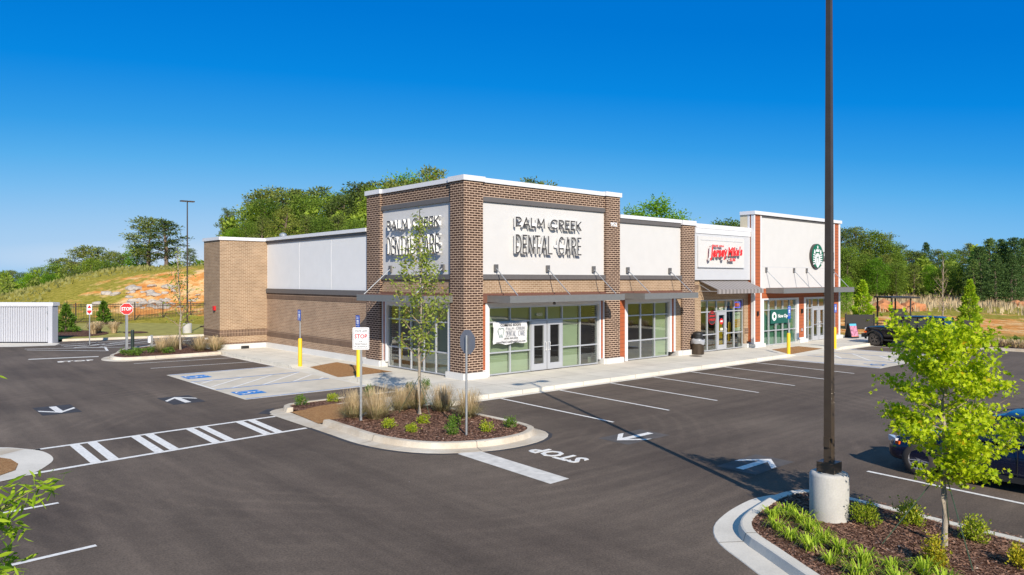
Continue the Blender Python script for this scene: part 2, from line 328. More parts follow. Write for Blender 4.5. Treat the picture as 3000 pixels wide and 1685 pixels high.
M['alu'] = paint('aluminium', (0.55, 0.56, 0.58, 1), 0.4, metal=0.4, var=0.02)
M['galv'] = paint('galvanised', (0.42, 0.44, 0.45, 1), 0.45, metal=0.6, var=0.08)
M['steel'] = paint('bracket_steel', (0.20, 0.19, 0.18, 1), 0.5, metal=0.5)
M['glass'] = glassmat('window_glass', (0.70, 0.82, 0.72, 1), 0.17)
M['glass_door'] = glassmat('door_glass', (0.60, 0.62, 0.6, 1), 0.12)
M['film'] = paint('window_film_green', (0.64, 0.63, 0.50, 1), 0.8, var=0.05, scale=1.0)
M['film_teal'] = paint('window_film_teal', (0.17, 0.36, 0.28, 1), 0.8, var=0.08, scale=1.0)
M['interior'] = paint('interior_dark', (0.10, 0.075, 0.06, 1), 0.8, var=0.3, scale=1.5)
M['bronze'] = paint('bronze_paint', (0.085, 0.062, 0.042, 1), 0.42, metal=0.3, var=0.1)
M['black'] = paint('black_metal', (0.018, 0.018, 0.018, 1), 0.5, var=0.1)
M['yellow'] = paint('bollard_yellow', (0.80, 0.52, 0.012, 1), 0.5, var=0.05)
M['signblue'] = paint('sign_blue', S(28, 84, 180), 0.5, var=0.03)
M['signwhite'] = paint('sign_white', (0.78, 0.78, 0.78, 1), 0.5, var=0.03)
M['signred'] = paint('sign_red', (0.62, 0.012, 0.015, 1), 0.5, var=0.04)
M['signgrey'] = paint('sign_back_grey', (0.24, 0.25, 0.28, 1), 0.5, metal=0.3)
M['ink'] = paint('ink_black', (0.03, 0.03, 0.03, 1), 0.6)
M['inkg'] = paint('ink_green', (0.03, 0.16, 0.11, 1), 0.6)
M['letter'] = paint('letter_dark', (0.055, 0.048, 0.042, 1), 0.4)
M['letter_side'] = paint('letter_return', (0.72, 0.72, 0.70, 1), 0.4, metal=0.0)
M['red'] = paint('letter_red', (0.75, 0.02, 0.015, 1), 0.35)
M['green'] = paint('disc_green', (0.004, 0.13, 0.06, 1), 0.4)
M['vinyl'] = paint('banner_vinyl', (0.68, 0.68, 0.68, 1), 0.5, var=0.04)
M['awning'] = paint('awning_stripe', (0.19, 0.17, 0.16, 1), 0.6)
M['awning2'] = paint('awning_stripe_pale', (0.31, 0.285, 0.27, 1), 0.6)
M['ribbed'] = paint('ribbed_metal_shaded', (0.46, 0.47, 0.51, 1), 0.45, var=0.03)  # white metal, the shade of its averted front put into the grey
M['tyre'] = paint('tyre_rubber', (0.045, 0.038, 0.034, 1), 0.85)
M['rim'] = paint('alloy_rim', (0.50, 0.50, 0.52, 1), 0.3, metal=0.7)
M['rimdark'] = paint('dark_rim', (0.16, 0.14, 0.13, 1), 0.4, metal=0.6)
def carpaint(name, col):
    m, t, b = newmat(name); b.inputs['Base Color'].default_value = col; b.inputs['Roughness'].default_value = 0.25; b.inputs['Coat Weight'].default_value = 0.6; b.inputs['Coat Roughness'].default_value = 0.03; b.inputs['Metallic'].default_value = 0.4
    return m
M['carblue'] = carpaint('car_navy', (0.006, 0.010, 0.035, 1))
M['carblack'] = carpaint('car_black', (0.007, 0.007, 0.010, 1))
M['carglass'] = paint('car_glass', (0.012, 0.018, 0.022, 1), 0.05, spec=0.8)
M['lamp'] = paint('lamp_lens', (0.6, 0.62, 0.65, 1), 0.1, spec=0.8)
M['amber'] = paint('amber_lens', (0.7, 0.10, 0.01, 1), 0.2)
M['bark'] = paint('bark_grey', (0.34, 0.29, 0.22, 1), 0.9, var=0.2, scale=12, bump=0.4)
M['bark_brown'] = paint('bark_brown', (0.17, 0.12, 0.09, 1), 0.9, var=0.3, scale=3, bump=0.4)
M['twig'] = paint('twig_brown', (0.30, 0.22, 0.15, 1), 0.9)
M['rock'] = paint('rock_grey', (0.42, 0.37, 0.31, 1), 0.9, var=0.25, scale=3, bump=0.6, bscale=8)
M['claypile'] = paint('clay_orange', (0.48, 0.20, 0.08, 1), 0.95, var=0.25, scale=3, bump=0.6, bscale=6)
M['maple'] = leafmat('leaves_lime', (0.30, 0.46, 0.006, 1), (0.66, 0.78, 0.02, 1), (0.75, 0.50, 0.02, 1), 0.5)
M['olive'] = leafmat('leaves_olive', (0.16, 0.24, 0.03, 1), (0.36, 0.43, 0.07, 1), (0.45, 0.30, 0.05, 1), 0.4)
M['willow'] = leafmat('leaves_willow', (0.15, 0.30, 0.01, 1), (0.38, 0.52, 0.03, 1), None, 0.42)
M['shrub'] = leafmat('leaves_shrub', (0.14, 0.25, 0.012, 1), (0.42, 0.48, 0.03, 1), (0.72, 0.45, 0.02, 1), 0.35)
M['shrub_dark'] = leafmat('leaves_shrub_green', (0.06, 0.14, 0.015, 1), (0.15, 0.26, 0.03, 1), None, 0.3)
M['shrub_gold'] = leafmat('leaves_golden', (0.30, 0.34, 0.02, 1), (0.58, 0.50, 0.03, 1), (0.8, 0.30, 0.02, 1), 0.4)
M['lily'] = leafmat('blades_lily', (0.22, 0.38, 0.015, 1), (0.48, 0.62, 0.05, 1), (0.6, 0.40, 0.12, 1), 0.4)
M['straw'] = leafmat('blades_straw', (0.42, 0.31, 0.16, 1), (0.72, 0.57, 0.34, 1), None, 0.35, 0.7)
M['strawgreen'] = leafmat('blades_straw_green', (0.20, 0.20, 0.07, 1), (0.40, 0.34, 0.17, 1), None, 0.35, 0.7)
M['pine'] = leafmat('needles_pine', (0.075, 0.12, 0.020, 1), (0.21, 0.26, 0.05, 1), None, 0.25, 0.6, True)
M['pine_blue'] = leafmat('needles_dark', (0.04, 0.10, 0.028, 1), (0.14, 0.23, 0.055, 1), None, 0.2, 0.6, True)
M['decid'] = leafmat('leaves_midgreen', (0.10, 0.18, 0.018, 1), (0.25, 0.36, 0.04, 1), None, 0.35, 0.6, True)
M['bright'] = leafmat('leaves_bright', (0.10, 0.25, 0.008, 1), (0.22, 0.42, 0.02, 1), None, 0.4, 0.6, True)
M['conifer'] = leafmat('leaves_conifer_lime', (0.20, 0.40, 0.01, 1), (0.46, 0.62, 0.03, 1), None, 0.35, 0.6)
M['grassy'] = leafmat('grass_blades', (0.16, 0.17, 0.04, 1), (0.34, 0.33, 0.11, 1), None, 0.3, 0.8)

# ------------------------------------------------------------------ text
_tc = {}
def text_geo(s, bold=0.0):
    k = (s, bold)
    if k in _tc: return _tc[k]
    cu = bpy.data.curves.new('t', 'FONT'); cu.body = s; cu.resolution_u = 2; cu.extrude = 0.5; cu.offset = bold
    ob = bpy.data.objects.new('t', cu); COL.objects.link(ob); bpy.context.view_layer.update()
    me = bpy.data.meshes.new_from_object(ob)
    v = [tuple(p.co) for p in me.vertices]; f = [tuple(p.vertices) for p in me.polygons]
    fr = [abs(p.normal.z) > 0.5 for p in me.polygons]
    bpy.data.objects.remove(ob); bpy.data.curves.remove(cu); bpy.data.meshes.remove(me)
    x0 = min(p[0] for p in v); x1 = max(p[0] for p in v); y0 = min(p[1] for p in v); y1 = max(p[1] for p in v)
    v = [((p[0]-x0)/(x1-x0), (p[1]-y0)/(y1-y0), p[2]+0.5) for p in v]
    _tc[k] = (v, f, fr, (x1-x0)/(y1-y0)); return _tc[k]
def text(mb, s, o, u, v, wd, ht, depth=0.004, m=0, ms=None, bold=0.0):
    """text with its lower-left at o, u along the line, v up; rises along u x v by depth; wd None keeps the aspect"""
    V, F, fr, asp = text_geo(s, bold)
    o, u, v = Vector(o), Vector(u).normalized(), Vector(v).normalized(); n = u.cross(v)
    if wd is None: wd = asp*ht
    b = len(mb.v)
    mb.v += [tuple(o+u*(p[0]*wd)+v*(p[1]*ht)+n*(p[2]*depth)) for p in V]
    for f, r in zip(F, fr):
        mb.f.append(tuple(b+i for i in f)); mb.m.append(m if (r or ms is None) else ms); mb.uv += [(0, 0)]*len(f)
    return wd
def ctext(mb, s, c, u, v, wd, ht, **k):
    if wd is None: wd = text_geo(s, k.get('bold', 0))[3]*ht
    text(mb, s, Vector(c)-Vector(u).normalized()*wd/2, u, v, wd, ht, **k)
def arc(cx, cy, rx, ry, a0, a1, n=8): return [(cx+rx*math.cos(R_(a0+(a1-a0)*i/n)), cy+ry*math.sin(R_(a0+(a1-a0)*i/n))) for i in range(n+1)]
STROKE = {
 'P': (0.6, [[(0, 0), (0, 1), (0.3, 1)]+arc(0.3, 0.74, 0.3, 0.26, 90, -90, 8)+[(0, 0.48)]]),
 'A': (0.8, [[(0, 0), (0.4, 1), (0.8, 0)], [(0.16, 0.28), (0.64, 0.28)]]),
 'L': (0.5, [[(0, 1), (0, 0), (0.5, 0)]]),
 'M': (0.95, [[(0, 0), (0.1, 1), (0.475, 0.3), (0.85, 1), (0.95, 0)]]),
 'C': (0.85, [arc(0.5, 0.5, 0.5, 0.5, 50, 310, 14)]),
 'R': (0.62, [[(0, 0), (0, 1), (0.3, 1)]+arc(0.3, 0.74, 0.3, 0.26, 90, -90, 8)+[(0, 0.48)], [(0.28, 0.48), (0.62, 0)]]),
 'E': (0.52, [[(0.52, 1), (0, 1), (0, 0), (0.52, 0)], [(0, 0.5), (0.46, 0.5)]]),
 'K': (0.62, [[(0, 0), (0, 1)], [(0.6, 1), (0.02, 0.45)], [(0.18, 0.6), (0.62, 0)]]),
 'D': (0.72, [[(0, 0), (0, 1), (0.25, 1)]+arc(0.25, 0.5, 0.47, 0.5, 90, -90, 10)+[(0, 0)]]),
 'N': (0.72, [[(0, 0), (0, 1), (0.72, 0), (0.72, 1)]]),
 'T': (0.64, [[(0, 1), (0.64, 1)], [(0.32, 1), (0.32, 0)]]), ' ': (0.45, []), }
NARROW = {'D': 0.46, 'E': 0.36, 'N': 0.46, 'T': 0.44, 'A': 0.50, 'L': 0.36, 'C': 0.5, 'R': 0.46, ' ': 0.42}
def strokes(mb, s, o, u, v, wd, ht, th, d0, d1, gap=0.26, narrow=False, m=0, ms=1):
    o, u, v = Vector(o), Vector(u), Vector(v); n = u.cross(v)
    ws = [(NARROW[c] if narrow else STROKE[c][0]) for c in s]; tot = sum(ws)+gap*(len(s)-1); kx = (wd-th)/tot; x = 0
    for c, cw in zip(s, ws):
        fx = cw/STROKE[c][0]
        for pl in STROKE[c][1]:
            P = [((x+p[0]*fx)*kx+th/2, p[1]*(ht-th)+th/2) for p in pl]
            for i in range(len(P)-1):
                a, b = Vector(P[i]), Vector(P[i+1]); d = b-a
                if d.length < 1e-4: continue
                d.normalize(); q = Vector((-d.y, d.x))*th/2; e = d*th/2*0.9
                cs = [a-e+q, b+e+q, b+e-q, a-e-q]
                W = lambda p, z: o+u*p.x+v*p.y+n*z
                dd = d1+0.0004*(i % 3)
                mb.face([W(p, dd) for p in reversed(cs)], m)
                for k in range(4):
                    p, r = cs[k], cs[(k+1) % 4]; mb.face([W(r, d0), W(p, d0), W(p, dd), W(r, dd)], ms)
        x += cw+gap

# ------------------------------------------------------------------ terrain, asphalt, walks
def sstep(x, a, b): t_ = max(0, min(1, (x-a)/(b-a))); return t_*t_*(3-2*t_)
from mathutils import noise
def H(x, y):
    p = Vector((x, y, 0)); z = -0.10
    q = Vector((x-10.5, y-70.5, 0)); u = q.dot(RT); v = q.dot(FW)
    a = 19.0 if u < 0 else 45.0; b_ = 12.0 if v < 0 else 14
    m = math.exp(-(abs(u)/a)**2.3-(abs(v)/b_)**2.2)
    z += 5.5*m
    d = (Vector((x+17.37, y+22.42, 0))).dot(FW); l = Vector((x+17.37, y+22.42, 0)).dot(RT)
    z += 1.6*sstep(d, 52, 125)*sstep(l, 10, 22)
    z += 2.4*sstep(d, 80, 110)*(1-sstep(l, 5, 22))*sstep(l, -75, -45)
    out = max(x-31.2, y-33.0, -68-x, -60-y, 0)
    z += noise.noise(p*0.09)*0.35*sstep(out, 3, 20)*(1+m*1.5)
    return z+0.07*sstep(out, 0.4, 1.2)
def terrain():
    mb = MB(); xs = [-900, -500, -260, -150, -100, -70]+[-66+i*2.2 for i in range(103)]+[180, 230, 320, 500, 900]
    ys = [-900, -400, -200, -110, -80]+[-62+i*2.2 for i in range(115)]+[210, 280, 420, 650, 1000]
    V = [(x, y, H(x, y)) for y in ys for x in xs]; nx = len(xs)
    mb.v = V
    for j in range(len(ys)-1):
        for i in range(nx-1):
            a = j*nx+i; mb.f.append((a, a+1, a+nx+1, a+nx)); mb.m.append(0)
            mb.uv += [(0, 0)]*4
    o = mb.build('ground', M['terrain'], smooth=True); struct(o)
    clay = []; dry = []
    for x, y, z in V:
        q = Vector((x-8.5, y-61.0, 0)); u = q.dot(RT); v = q.dot(FW)
        c = math.exp(-((u-4)/14.0)**2-((v+0.3)/6.5)**2)*0.92
        q2 = Vector((x-4, y-56, 0)); c = max(c, 0.72*math.exp(-(q2.dot(RT)/18)**2-(q2.dot(FW)/3.5)**2))
        d = (Vector((x+17.37, y+22.42, 0))).dot(FW); l = Vector((x+17.37, y+22.42, 0)).dot(RT)
        if l > 12: c = max(c, 0.9*math.exp(-((d-62)/12.0)**2)*sstep(l, 14, 24))
        clay.append(c)
        dr = 0.0
        if l > 12: dr = 0.85*math.exp(-((d-100)/18.0)**2)
        dry.append(dr+0.2*math.exp(-((u)/40)**2-((v-9)/5)**2))
    for nm, arr in (('clay', clay), ('dry', dry)):
        at = o.data.attributes.new(nm, 'FLOAT', 'POINT'); at.data.foreach_set('value', arr)
terrain()
mb = MB(); mb.face([(-68, -60, 0), (30.95, -60, 0), (30.95, 1, 0), (20, 31.2, 0), (2, 31.2, 0), (-7.1, 32.4, 0), (-12, 36, 0), (-68, 36, 0)]); struct(mb.build('asphalt_lot', M['asphalt']))

# sidewalk with its two kerb ramps
WZ = 0.15
def rampdep(p, lo, hi, flare, depth, s):
    """p along the kerb, s = distance in from the kerb; returns 0..1 how far it is lowered"""
    a = sstep(p, lo-flare, lo)*(1-sstep(p, hi, hi+flare)); return a*max(0, min(1, 1-(s-0.25)/depth))
def walkz(x, y):
    z = WZ
    if x < -0.4 and y > 0.2: z -= 0.145*rampdep(y, 4.3, 8.5, 0.9, 1.75, x+2.85)
    if y < 0: z -= 0.145*rampdep(x, 19.6, 23.8, 1.0, 1.75, y+3.36)
    return z
def sheet(x0, x1, y0, y1, st, zf, mat, name, skirt=True):
    nx = max(1, int(round((x1-x0)/st))); ny = max(1, int(round((y1-y0)/st))); mb = MB()
    X = [x0+(x1-x0)*i/nx for i in range(nx+1)]; Y = [y0+(y1-y0)*j/ny for j in range(ny+1)]
    for j in range(ny):
        for i in range(nx):
            q = [(X[i], Y[j]), (X[i+1], Y[j]), (X[i+1], Y[j+1]), (X[i], Y[j+1])]; mb.face([(a, b, zf(a, b)) for a, b in q])
    if skirt:
        for i in range(nx):
            for yy, rev in ((y0, 0), (y1, 1)):
                a, b = (X[i], yy), (X[i+1], yy); f = [(a[0], a[1], -0.05), (b[0], b[1], -0.05), (*b, zf(*b)), (*a, zf(*a))]; mb.face(f[::-1] if rev else f)
        for j in range(ny):
            for xx, rev in ((x0, 1), (x1, 0)):
                a, b = (xx, Y[j]), (xx, Y[j+1]); f = [(*a, -0.05), (*b, -0.05), (*b, zf(*b)), (*a, zf(*a))]; mb.face(f[::-1] if rev else f)
    return struct(mb.build(name, mat))
sheet(-2.85, 29.0, -3.36, 0.12, 0.22, walkz, M['walk'], 'sidewalk')
sheet(29.0, 35.5, -2.75, 0.6, 0.5, lambda x, y: WZ, M['walk'], 'sidewalk')
sheet(-2.85, 0.12, 0.12, 18.59, 0.22, walkz, M['walk'], 'sidewalk')
sheet(-7.2, -2.85, -3.72, -1.62, 0.3, lambda x, y: WZ-0.13*(1-sstep(x, -7.2, -6.0)), M['walk'], 'sidewalk')
sheet(-4.15, -2.85, -3.36, -3.355, 0.3, lambda x, y: WZ, M['walk'], 'sidewalk')
mb = MB(); mb.face([(-3.9, -3.62, 0.004), (29.0, -3.62, 0.004), (29.0, -3.36, 0.006), (-3.9, -3.36, 0.006)]); mb.face([(-3.1, 1.9, 0.004), (-2.85, 1.9, 0.006), (-2.85, 17.4, 0.006), (-3.1, 17.4, 0.004)]); struct(mb.build('gutter', M['kerb_new']))
# tactile mats of the kerb ramps
def matmesh(poly, zf, name):
    mb = MB(); n = 10
    # triangulate as a fan of strips between the two long edges
    a, b, c, d = poly
    for i in range(n):
        for j in range(n):
            def P(s, t_):
                p = [(a[k]*(1-s)+b[k]*s)*(1-t_)+(d[k]*(1-s)+c[k]*s)*t_ for k in (0, 1)]; return (p[0], p[1], zf(p[0], p[1])+0.006)
            mb.face([P(i/n, j/n), P((i+1)/n, j/n), P((i+1)/n, (j+1)/n), P(i/n, (j+1)/n)])
    return struct(mb.build(name, M['mat']))
matmesh([(-0.72, 8.7), (-2.15, 8.6), (-2.72, 4.9), (-0.72, 3.9)], walkz, 'tactile_paving')
matmesh([(19.7, -2.9), (20.4, -1.45), (23.4, -1.45), (24.0, -2.6)], lambda x, y: walkz(x, y), 'tactile_paving')
mb = MB(); mb.face([(-7.7, -1.5, 0.03), (-7.9, -3.65, 0.03), (-6.9, -3.75, 0.11), (-5.9, -3.2, 0.16), (-5.75, -1.6, 0.16), (-6.7, -1.45, 0.11)][::1]); struct(mb.build('tactile_paving', M['mat']))

# pads for accessible parking
def flat(poly, z, mat, name='road_marking'):
    mb = MB(); mb.face([(x, y, z) for x, y in poly]); return struct(mb.build(name, mat))
flat([(-7.78, 1.82), (-3.1, 1.82), (-3.1, 10.3), (-7.78, 10.3)], 0.004, M['pad'], 'concrete_pad')
flat([(17.05, -8.6), (25.4, -8.6), (25.4, -3.62), (17.05, -3.62)], 0.004, M['pad'], 'concrete_pad')
def qline(mb, a, b, w_, z=0.008, m=0):
    a, b = Vector(a), Vector(b); d = (b-a).normalized(); q = Vector((-d.y, d.x))*w_/2
    mb.face([(*(a-q), z), (*(b-q), z), (*(b+q), z), (*(a+q), z)], m)
def lines(lst, mat, wd=0.1, z=0.008, name='road_marking'):
    mb = MB()
    for a, b in lst: qline(mb, a, b, wd, z)
    return struct(mb.build(name, mat))
lines([((-1.24, -3.65), (-1.56, -8.85)), ((1.58, -3.65), (1.16, -8.75)), ((4.35, -3.65), (3.84, -8.7)), ((7.04, -3.65), (6.45, -8.7)), ((9.63, -3.65), (9.03, -8.7)),
       ((12.25, -3.65), (11.66, -8.6)), ((14.95, -3.65), (14.35, -8.6)), ((28.2, -3.4), (27.4, -8.5)),
       ((-7.63, 15.78), (-2.95, 15.3)), ((-7.59, 13.22), (-2.95, 12.8)), ((-17.5, -7.3), (-14.72, -7.17)), ((-18, -10.2), (-14.72, -9.99)),
       ((-1.64, -15.84), (-2.05, -21.5)), ((8.3, -15.9), (7.9, -21.3)), ((11.0, -15.9), (10.6, -21.3))], M['line'], 0.1)
lines([((-17.0, -2.2), (-14.2, -2.06)), ((-14.45, -2.06), (-8.3, -1.72)), ((-17.5, -4.85), (-13.6, -4.4)), ((-13.6, -4.4), (-8.38, -3.9))], M['line'], 0.15)
lines([((-13.5, -2.05), (-13.52, -4.35)), ((-13.12, -2.03), (-13.16, -4.3)), ((-12.13, -1.97), (-12.18, -4.2)), ((-11.8, -1.95), (-11.84, -4.16)),
       ((-10.77, -1.9), (-10.83, -4.08)), ((-10.42, -1.88), (-10.48, -4.02)), ((-9.4, -1.82), (-9.49, -3.96)), ((-9.06, -1.8), (-9.16, -3.92))], M['line'], 0.21, 0.010)
flat([(-7.12, -8.95), (-6.55, -8.85), (-6.72, -12.12), (-7.27, -12.14)], 0.008, M['line_worn'])
lines([((-11.08, 21.31), (-8.1, 20.55))], M['line_worn'], 0.42)
# striping of the pads
lines([((-7.7, 7.45), (-3.15, 7.55)), ((-7.7, 4.74), (-3.15, 4.85))], M['blue'], 0.09)
lines([((-7.74, 10.24), (-3.15, 10.27)), ((-7.74, 1.88), (-3.15, 1.95))], M['line'], 0.09)
lines([((-7.7, 10.14), (-3.15, 10.17)), ((-7.7, 1.98), (-3.15, 2.05))], M['blue'], 0.06, 0.009)
lines([((-7.72, 4.8), (-7.72, 7.4)), ((-7.55, 6.73), (-6.91, 7.38)), ((-7.57, 5.57), (-5.72, 7.38)), ((-7.09, 4.82), (-4.45, 7.4)), ((-5.89, 4.86), (-3.25, 7.42)), ((-4.64, 4.92), (-3.15, 6.4)), ((-3.5, 4.95), (-3.15, 5.35))], M['line'], 0.11, 0.0085)
lines([((17.15, -3.7), (17.12, -8.5)), ((25.25, -3.7), (25.2, -8.5))], M['line'], 0.09)
lines([((17.3, -3.7), (17.27, -8.5)), ((20.0, -3.7), (19.95, -8.5)), ((22.7, -3.7), (22.65, -8.5)), ((25.1, -3.7), (25.05, -8.5))], M['blue'], 0.08, 0.009)
lines([((20.0, -8.3), (22.65, -6.3)), ((20.0, -6.9), (22.65, -4.9)), ((20.0, -5.5), (22.3, -3.75))], M['line'], 0.11, 0.0085)
def isa(cx, cy, s, ang, fg, z=0.014, bgm=None, bz=0.009, bw=0.5, bh=0.6):
    """wheelchair symbol of height s; ang = direction of its top"""
    u = Vector((math.sin(ang), -math.cos(ang))); v = Vector((math.cos(ang), math.sin(ang)))
    W = lambda a, b: Vector((cx, cy))+u*a*s+v*b*s
    if bgm: flat([W(-bw, -bh), W(bw, -bh), W(bw, bh), W(-bw, bh)], bz, bgm)
    mb = MB()
    mb.face([(*W(-0.05+0.075*math.cos(t_*math.pi/6), 0.42+0.075*math.sin(t_*math.pi/6)), z) for t_ in range(12)])
    def seg(P, w_):
        for i in range(len(P)-1):
            qline(mb, W(*P[i]), W(*P[i+1]), w_*s, z+0.0006*i)
    seg([(-0.05, 0.32), (-0.03, -0.02), (0.2, -0.02), (0.3, -0.36), (0.4, -0.32)], 0.09); seg([(-0.04, 0.18), (0.16, 0.18)], 0.07)
    seg([(-0.12+0.27*math.cos(R_(a)), -0.16+0.27*math.sin(R_(a))) for a in range(110, 345, 15)], 0.07)
    return struct(mb.build('road_marking', fg))
isa(-7.03, 8.88, 0.92, 0.0, M['line'], bgm=M['blue'], bw=0.53, bh=0.52)
isa(-7.07, 3.32, 0.92, 0.0, M['line'], bgm=M['blue'], bw=0.5, bh=0.52)
isa(18.4, -7.8, 1.0, R_(90), M['blue']); isa(23.8, -7.8, 1.0, R_(90), M['blue'])
# pavement words
def stopword(o, u, v, wd, ht):
    mb = MB(); V, F, fr, asp = text_geo('STOP', 0.03)
    o, u, v = Vector(o), Vector(u).normalized(), Vector(v).normalized()
    b = len(mb.v); mb.v = [tuple(o+u*p[0]*wd+v*p[1]*ht+Vector((0, 0, 0.006*p[2]))) for p in V]
    for f in F: mb.f.append(f); mb.m.append(0); mb.uv += [(0, 0)]*len(f)
    struct(mb.build('road_marking', M['line']))
stopword((-5.2, -11.32, 0.004), (-0.0, 1, 0), (-1, 0, 0), 1.55, 0.55)
stopword((-10.25, 18.75, 0.004), (1, -0.12, 0), (0.1, 1, 0), 1.55, 0.55)
def arrow(cx, cy, ang, L, sq=True):
    u = Vector((math.cos(ang), math.sin(ang))); v = Vector((-u.y, u.x)); W = lambda a, b: Vector((cx, cy))+u*a*L+v*b*L
    if sq: flat([W(-0.62, -0.36), W(0.62, -0.36), W(0.62, 0.36), W(-0.62, 0.36)], 0.004, M['seal'] if sq == 1 else M['seal2'])
    mb = MB(); z = 0.010
    P = [(0.5, 0), (0.06, 0.34), (-0.10, 0.34), (0.26, 0.07), (-0.5, 0.07), (-0.5, -0.07), (0.26, -0.07), (-0.10, -0.34), (0.06, -0.34)]
    for poly in ([0, 1, 2, 3], [0, 3, 4, 5, 6], [0, 6, 7, 8]): mb.face([(*W(*P[i]), z) for i in poly])
    struct(mb.build('road_marking', M['line']))
M['seal2'] = paint('faint_sealer', (0.094, 0.082, 0.074, 1), 0.85, var=0.2, scale=3)
arrow(-12.86, 3.8, R_(-90), 1.42); arrow(-9.38, 3.24, R_(90), 1.42)
arrow(-2.62, -10.45, R_(180), 1.35, 2); arrow(-2.83, -13.97, R_(0), 1.3, 2)
lines([((-8.4, 29.9), (-4.3, 30.6)), ((-8.3, 28.3), (-4.7, 29.0)), ((-10.3, 28.0), (-6.6, 26.2)), ((-6.7, 26.8), (-1.7, 30.3)), ((-7.0, 23.6), (-6.5, 26.4)), ((-8.3, 29.0), (-3.6, 27.6)),
       ((-10.3, 27.2), (-7.0, 23.6)), ((-9.2, 27.4), (-4.6, 25.0)), ((-8.0, 27.0), (-3.4, 30.8)), ((-3.4, 30.9), (0.5, 30.2)), ((-6.0, 24.4), (-1.0, 28.3))], M['line'], 0.13)

# kerbs swept along a path
def sweep(path, prof, mat, name, closed=False, parent=None):
    n = len(path); P = [Vector(p[:2]) for p in path]; mb = MB(); rings = []
    for i in range(n):
        a = P[(i-1) % n] if (closed or i > 0) else P[i]; b = P[(i+1) % n] if (closed or i < n-1) else P[i]
        t_ = (b-a).normalized(); q = Vector((t_.y, -t_.x)); k = path[i][2] if len(path[i]) > 2 else 1.0
        rings.append([(P[i].x+q.x*o_*(k if o_ > 0.02 else 1), P[i].y+q.y*o_*(k if o_ > 0.02 else 1), z) for o_, z in prof])
    for i in range(n if closed else n-1):
        r0, r1 = rings[i], rings[(i+1) % n]
        for j in range(len(prof)-1): mb.face([r0[j], r1[j], r1[j+1], r0[j+1]], 0)
    if not closed and len(prof) > 2:
        for r in (rings[0], rings[-1][::-1]): mb.face(r[::-1])
    if name == 'kerb' and n > 8:
        jm = MB(); acc = 0
        for i in range(1, n-1):
            acc += (P[i]-P[i-1]).length
            if acc < 2.6: continue
            acc = 0; t_ = (P[i+1]-P[i]).normalized()*0.016
            for j in range(1, len(prof)-2):
                a, b = rings[i][j], rings[i][j+1]; u_ = 0.003
                jm.face([(a[0], a[1], a[2]+u_), (a[0]+t_.x, a[1]+t_.y, a[2]+u_), (b[0]+t_.x, b[1]+t_.y, b[2]+u_), (b[0], b[1], b[2]+u_)])
        if jm.f: struct(jm.build('kerb_joint', M['joint']))
    return struct(mb.build(name, mat, parent=parent))
def smooth(pts, k=3):
    """Catmull-Rom through points (x, y, gutter scale)"""
    out = []; n = len(pts)
    for i in range(n-1):
        p0, p1, p2, p3 = pts[max(i-1, 0)], pts[i], pts[i+1], pts[min(i+2, n-1)]
        for s in range(k):
            t_ = s/k; out.append(tuple(0.5*((2*p1[c])+(-p0[c]+p2[c])*t_+(2*p0[c]-5*p1[c]+4*p2[c]-p3[c])*t_*t_+(-p0[c]+3*p1[c]-3*p2[c]+p3[c])*t_**3) for c in range(3)))
    out.append(pts[-1]); return out
KP = [(-0.16, 0.02), (-0.16, 0.15), (-0.02, 0.155), (0.01, 0.145), (0.05, 0.02), (0.42, 0.010), (0.45, -0.02)]     # kerb and gutter
KN = [(-0.16, 0.02), (-0.16, 0.15), (-0.02, 0.155), (0.01, 0.145), (0.03, -0.02)]                                   # kerb only
# centre island: from the ramp round the nose to the front walk (outside on the right-hand side of travel reversed below)
c_path = [(-7.84, -3.85, 1), (-7.86, -5.2, 1), (-7.86, -6.5, 1), (-7.6, -7.6, 1), (-7.05, -8.38, 1), (-6.05, -8.86, 1), (-5.0, -8.86, 1), (-4.3, -8.5, 0.9), (-4.03, -7.95, 0.5), (-4.0, -7.2, 0.1), (-4.02, -5.8, 0.1), (-4.05, -3.4, 0.1)]
def rev(p): return p[::-1]
sweep(smooth(c_path), [(o_, z) for o_, z in KP], M['kerb'], 'kerb')
c2_path = [(-2.6, -0.62, 0.1), (-5.5, -0.62, 0.1), (-7.1, -0.62, 0.1), (-7.5, -0.74, 0.5), (-7.72, -1.05, 1), (-7.76, -1.4, 1)]
sweep(smooth(c2_path), KP, M['kerb'], 'kerb')
flat([(-8.3, -1.3), (-8.32, -4.0), (-7.86, -3.95), (-7.7, -1.35)], 0.014, M['kerb'], 'gutter')
ip = [(x, y) for x, y, _ in smooth(c_path)]
mb = MB(); mpoly = [(x*0.985-0.09, y*0.985-0.08) for x, y in ip]
mb.face([(x, y, 0.13) for x, y in ip]+[(-4.1, -3.72, 0.13), (-6.0, -3.72, 0.13), (-7.2, -3.85, 0.13)]); struct(mb.build('mulch_bed', M['mulch']))
mb = MB(); mb.face([(-7.7, -1.35, 0.06), (-7.2, -1.64, 0.06), (-5.2, -1.64, 0.13), (-2.3, -1.60, 0.152), (-2.3, -0.6, 0.13), (-7.3, -0.62, 0.13), (-7.65, -0.85, 0.13)]); struct(mb.build('mulch_bed', M['mulch']))
# dark seal run-out round the kerb
sweep(smooth([(p[0], p[1], p[2]) for p in c_path[:9]]), [(0.40, 0.004), (0.54, 0.004)], M['seal'], 'asphalt_joint')
flat([(-8.5, -0.95), (-8.25, -1.35), (-7.95, -0.7), (-7.7, -0.35), (-8.0, -0.4)], 0.004, M['seal'], 'asphalt_joint')
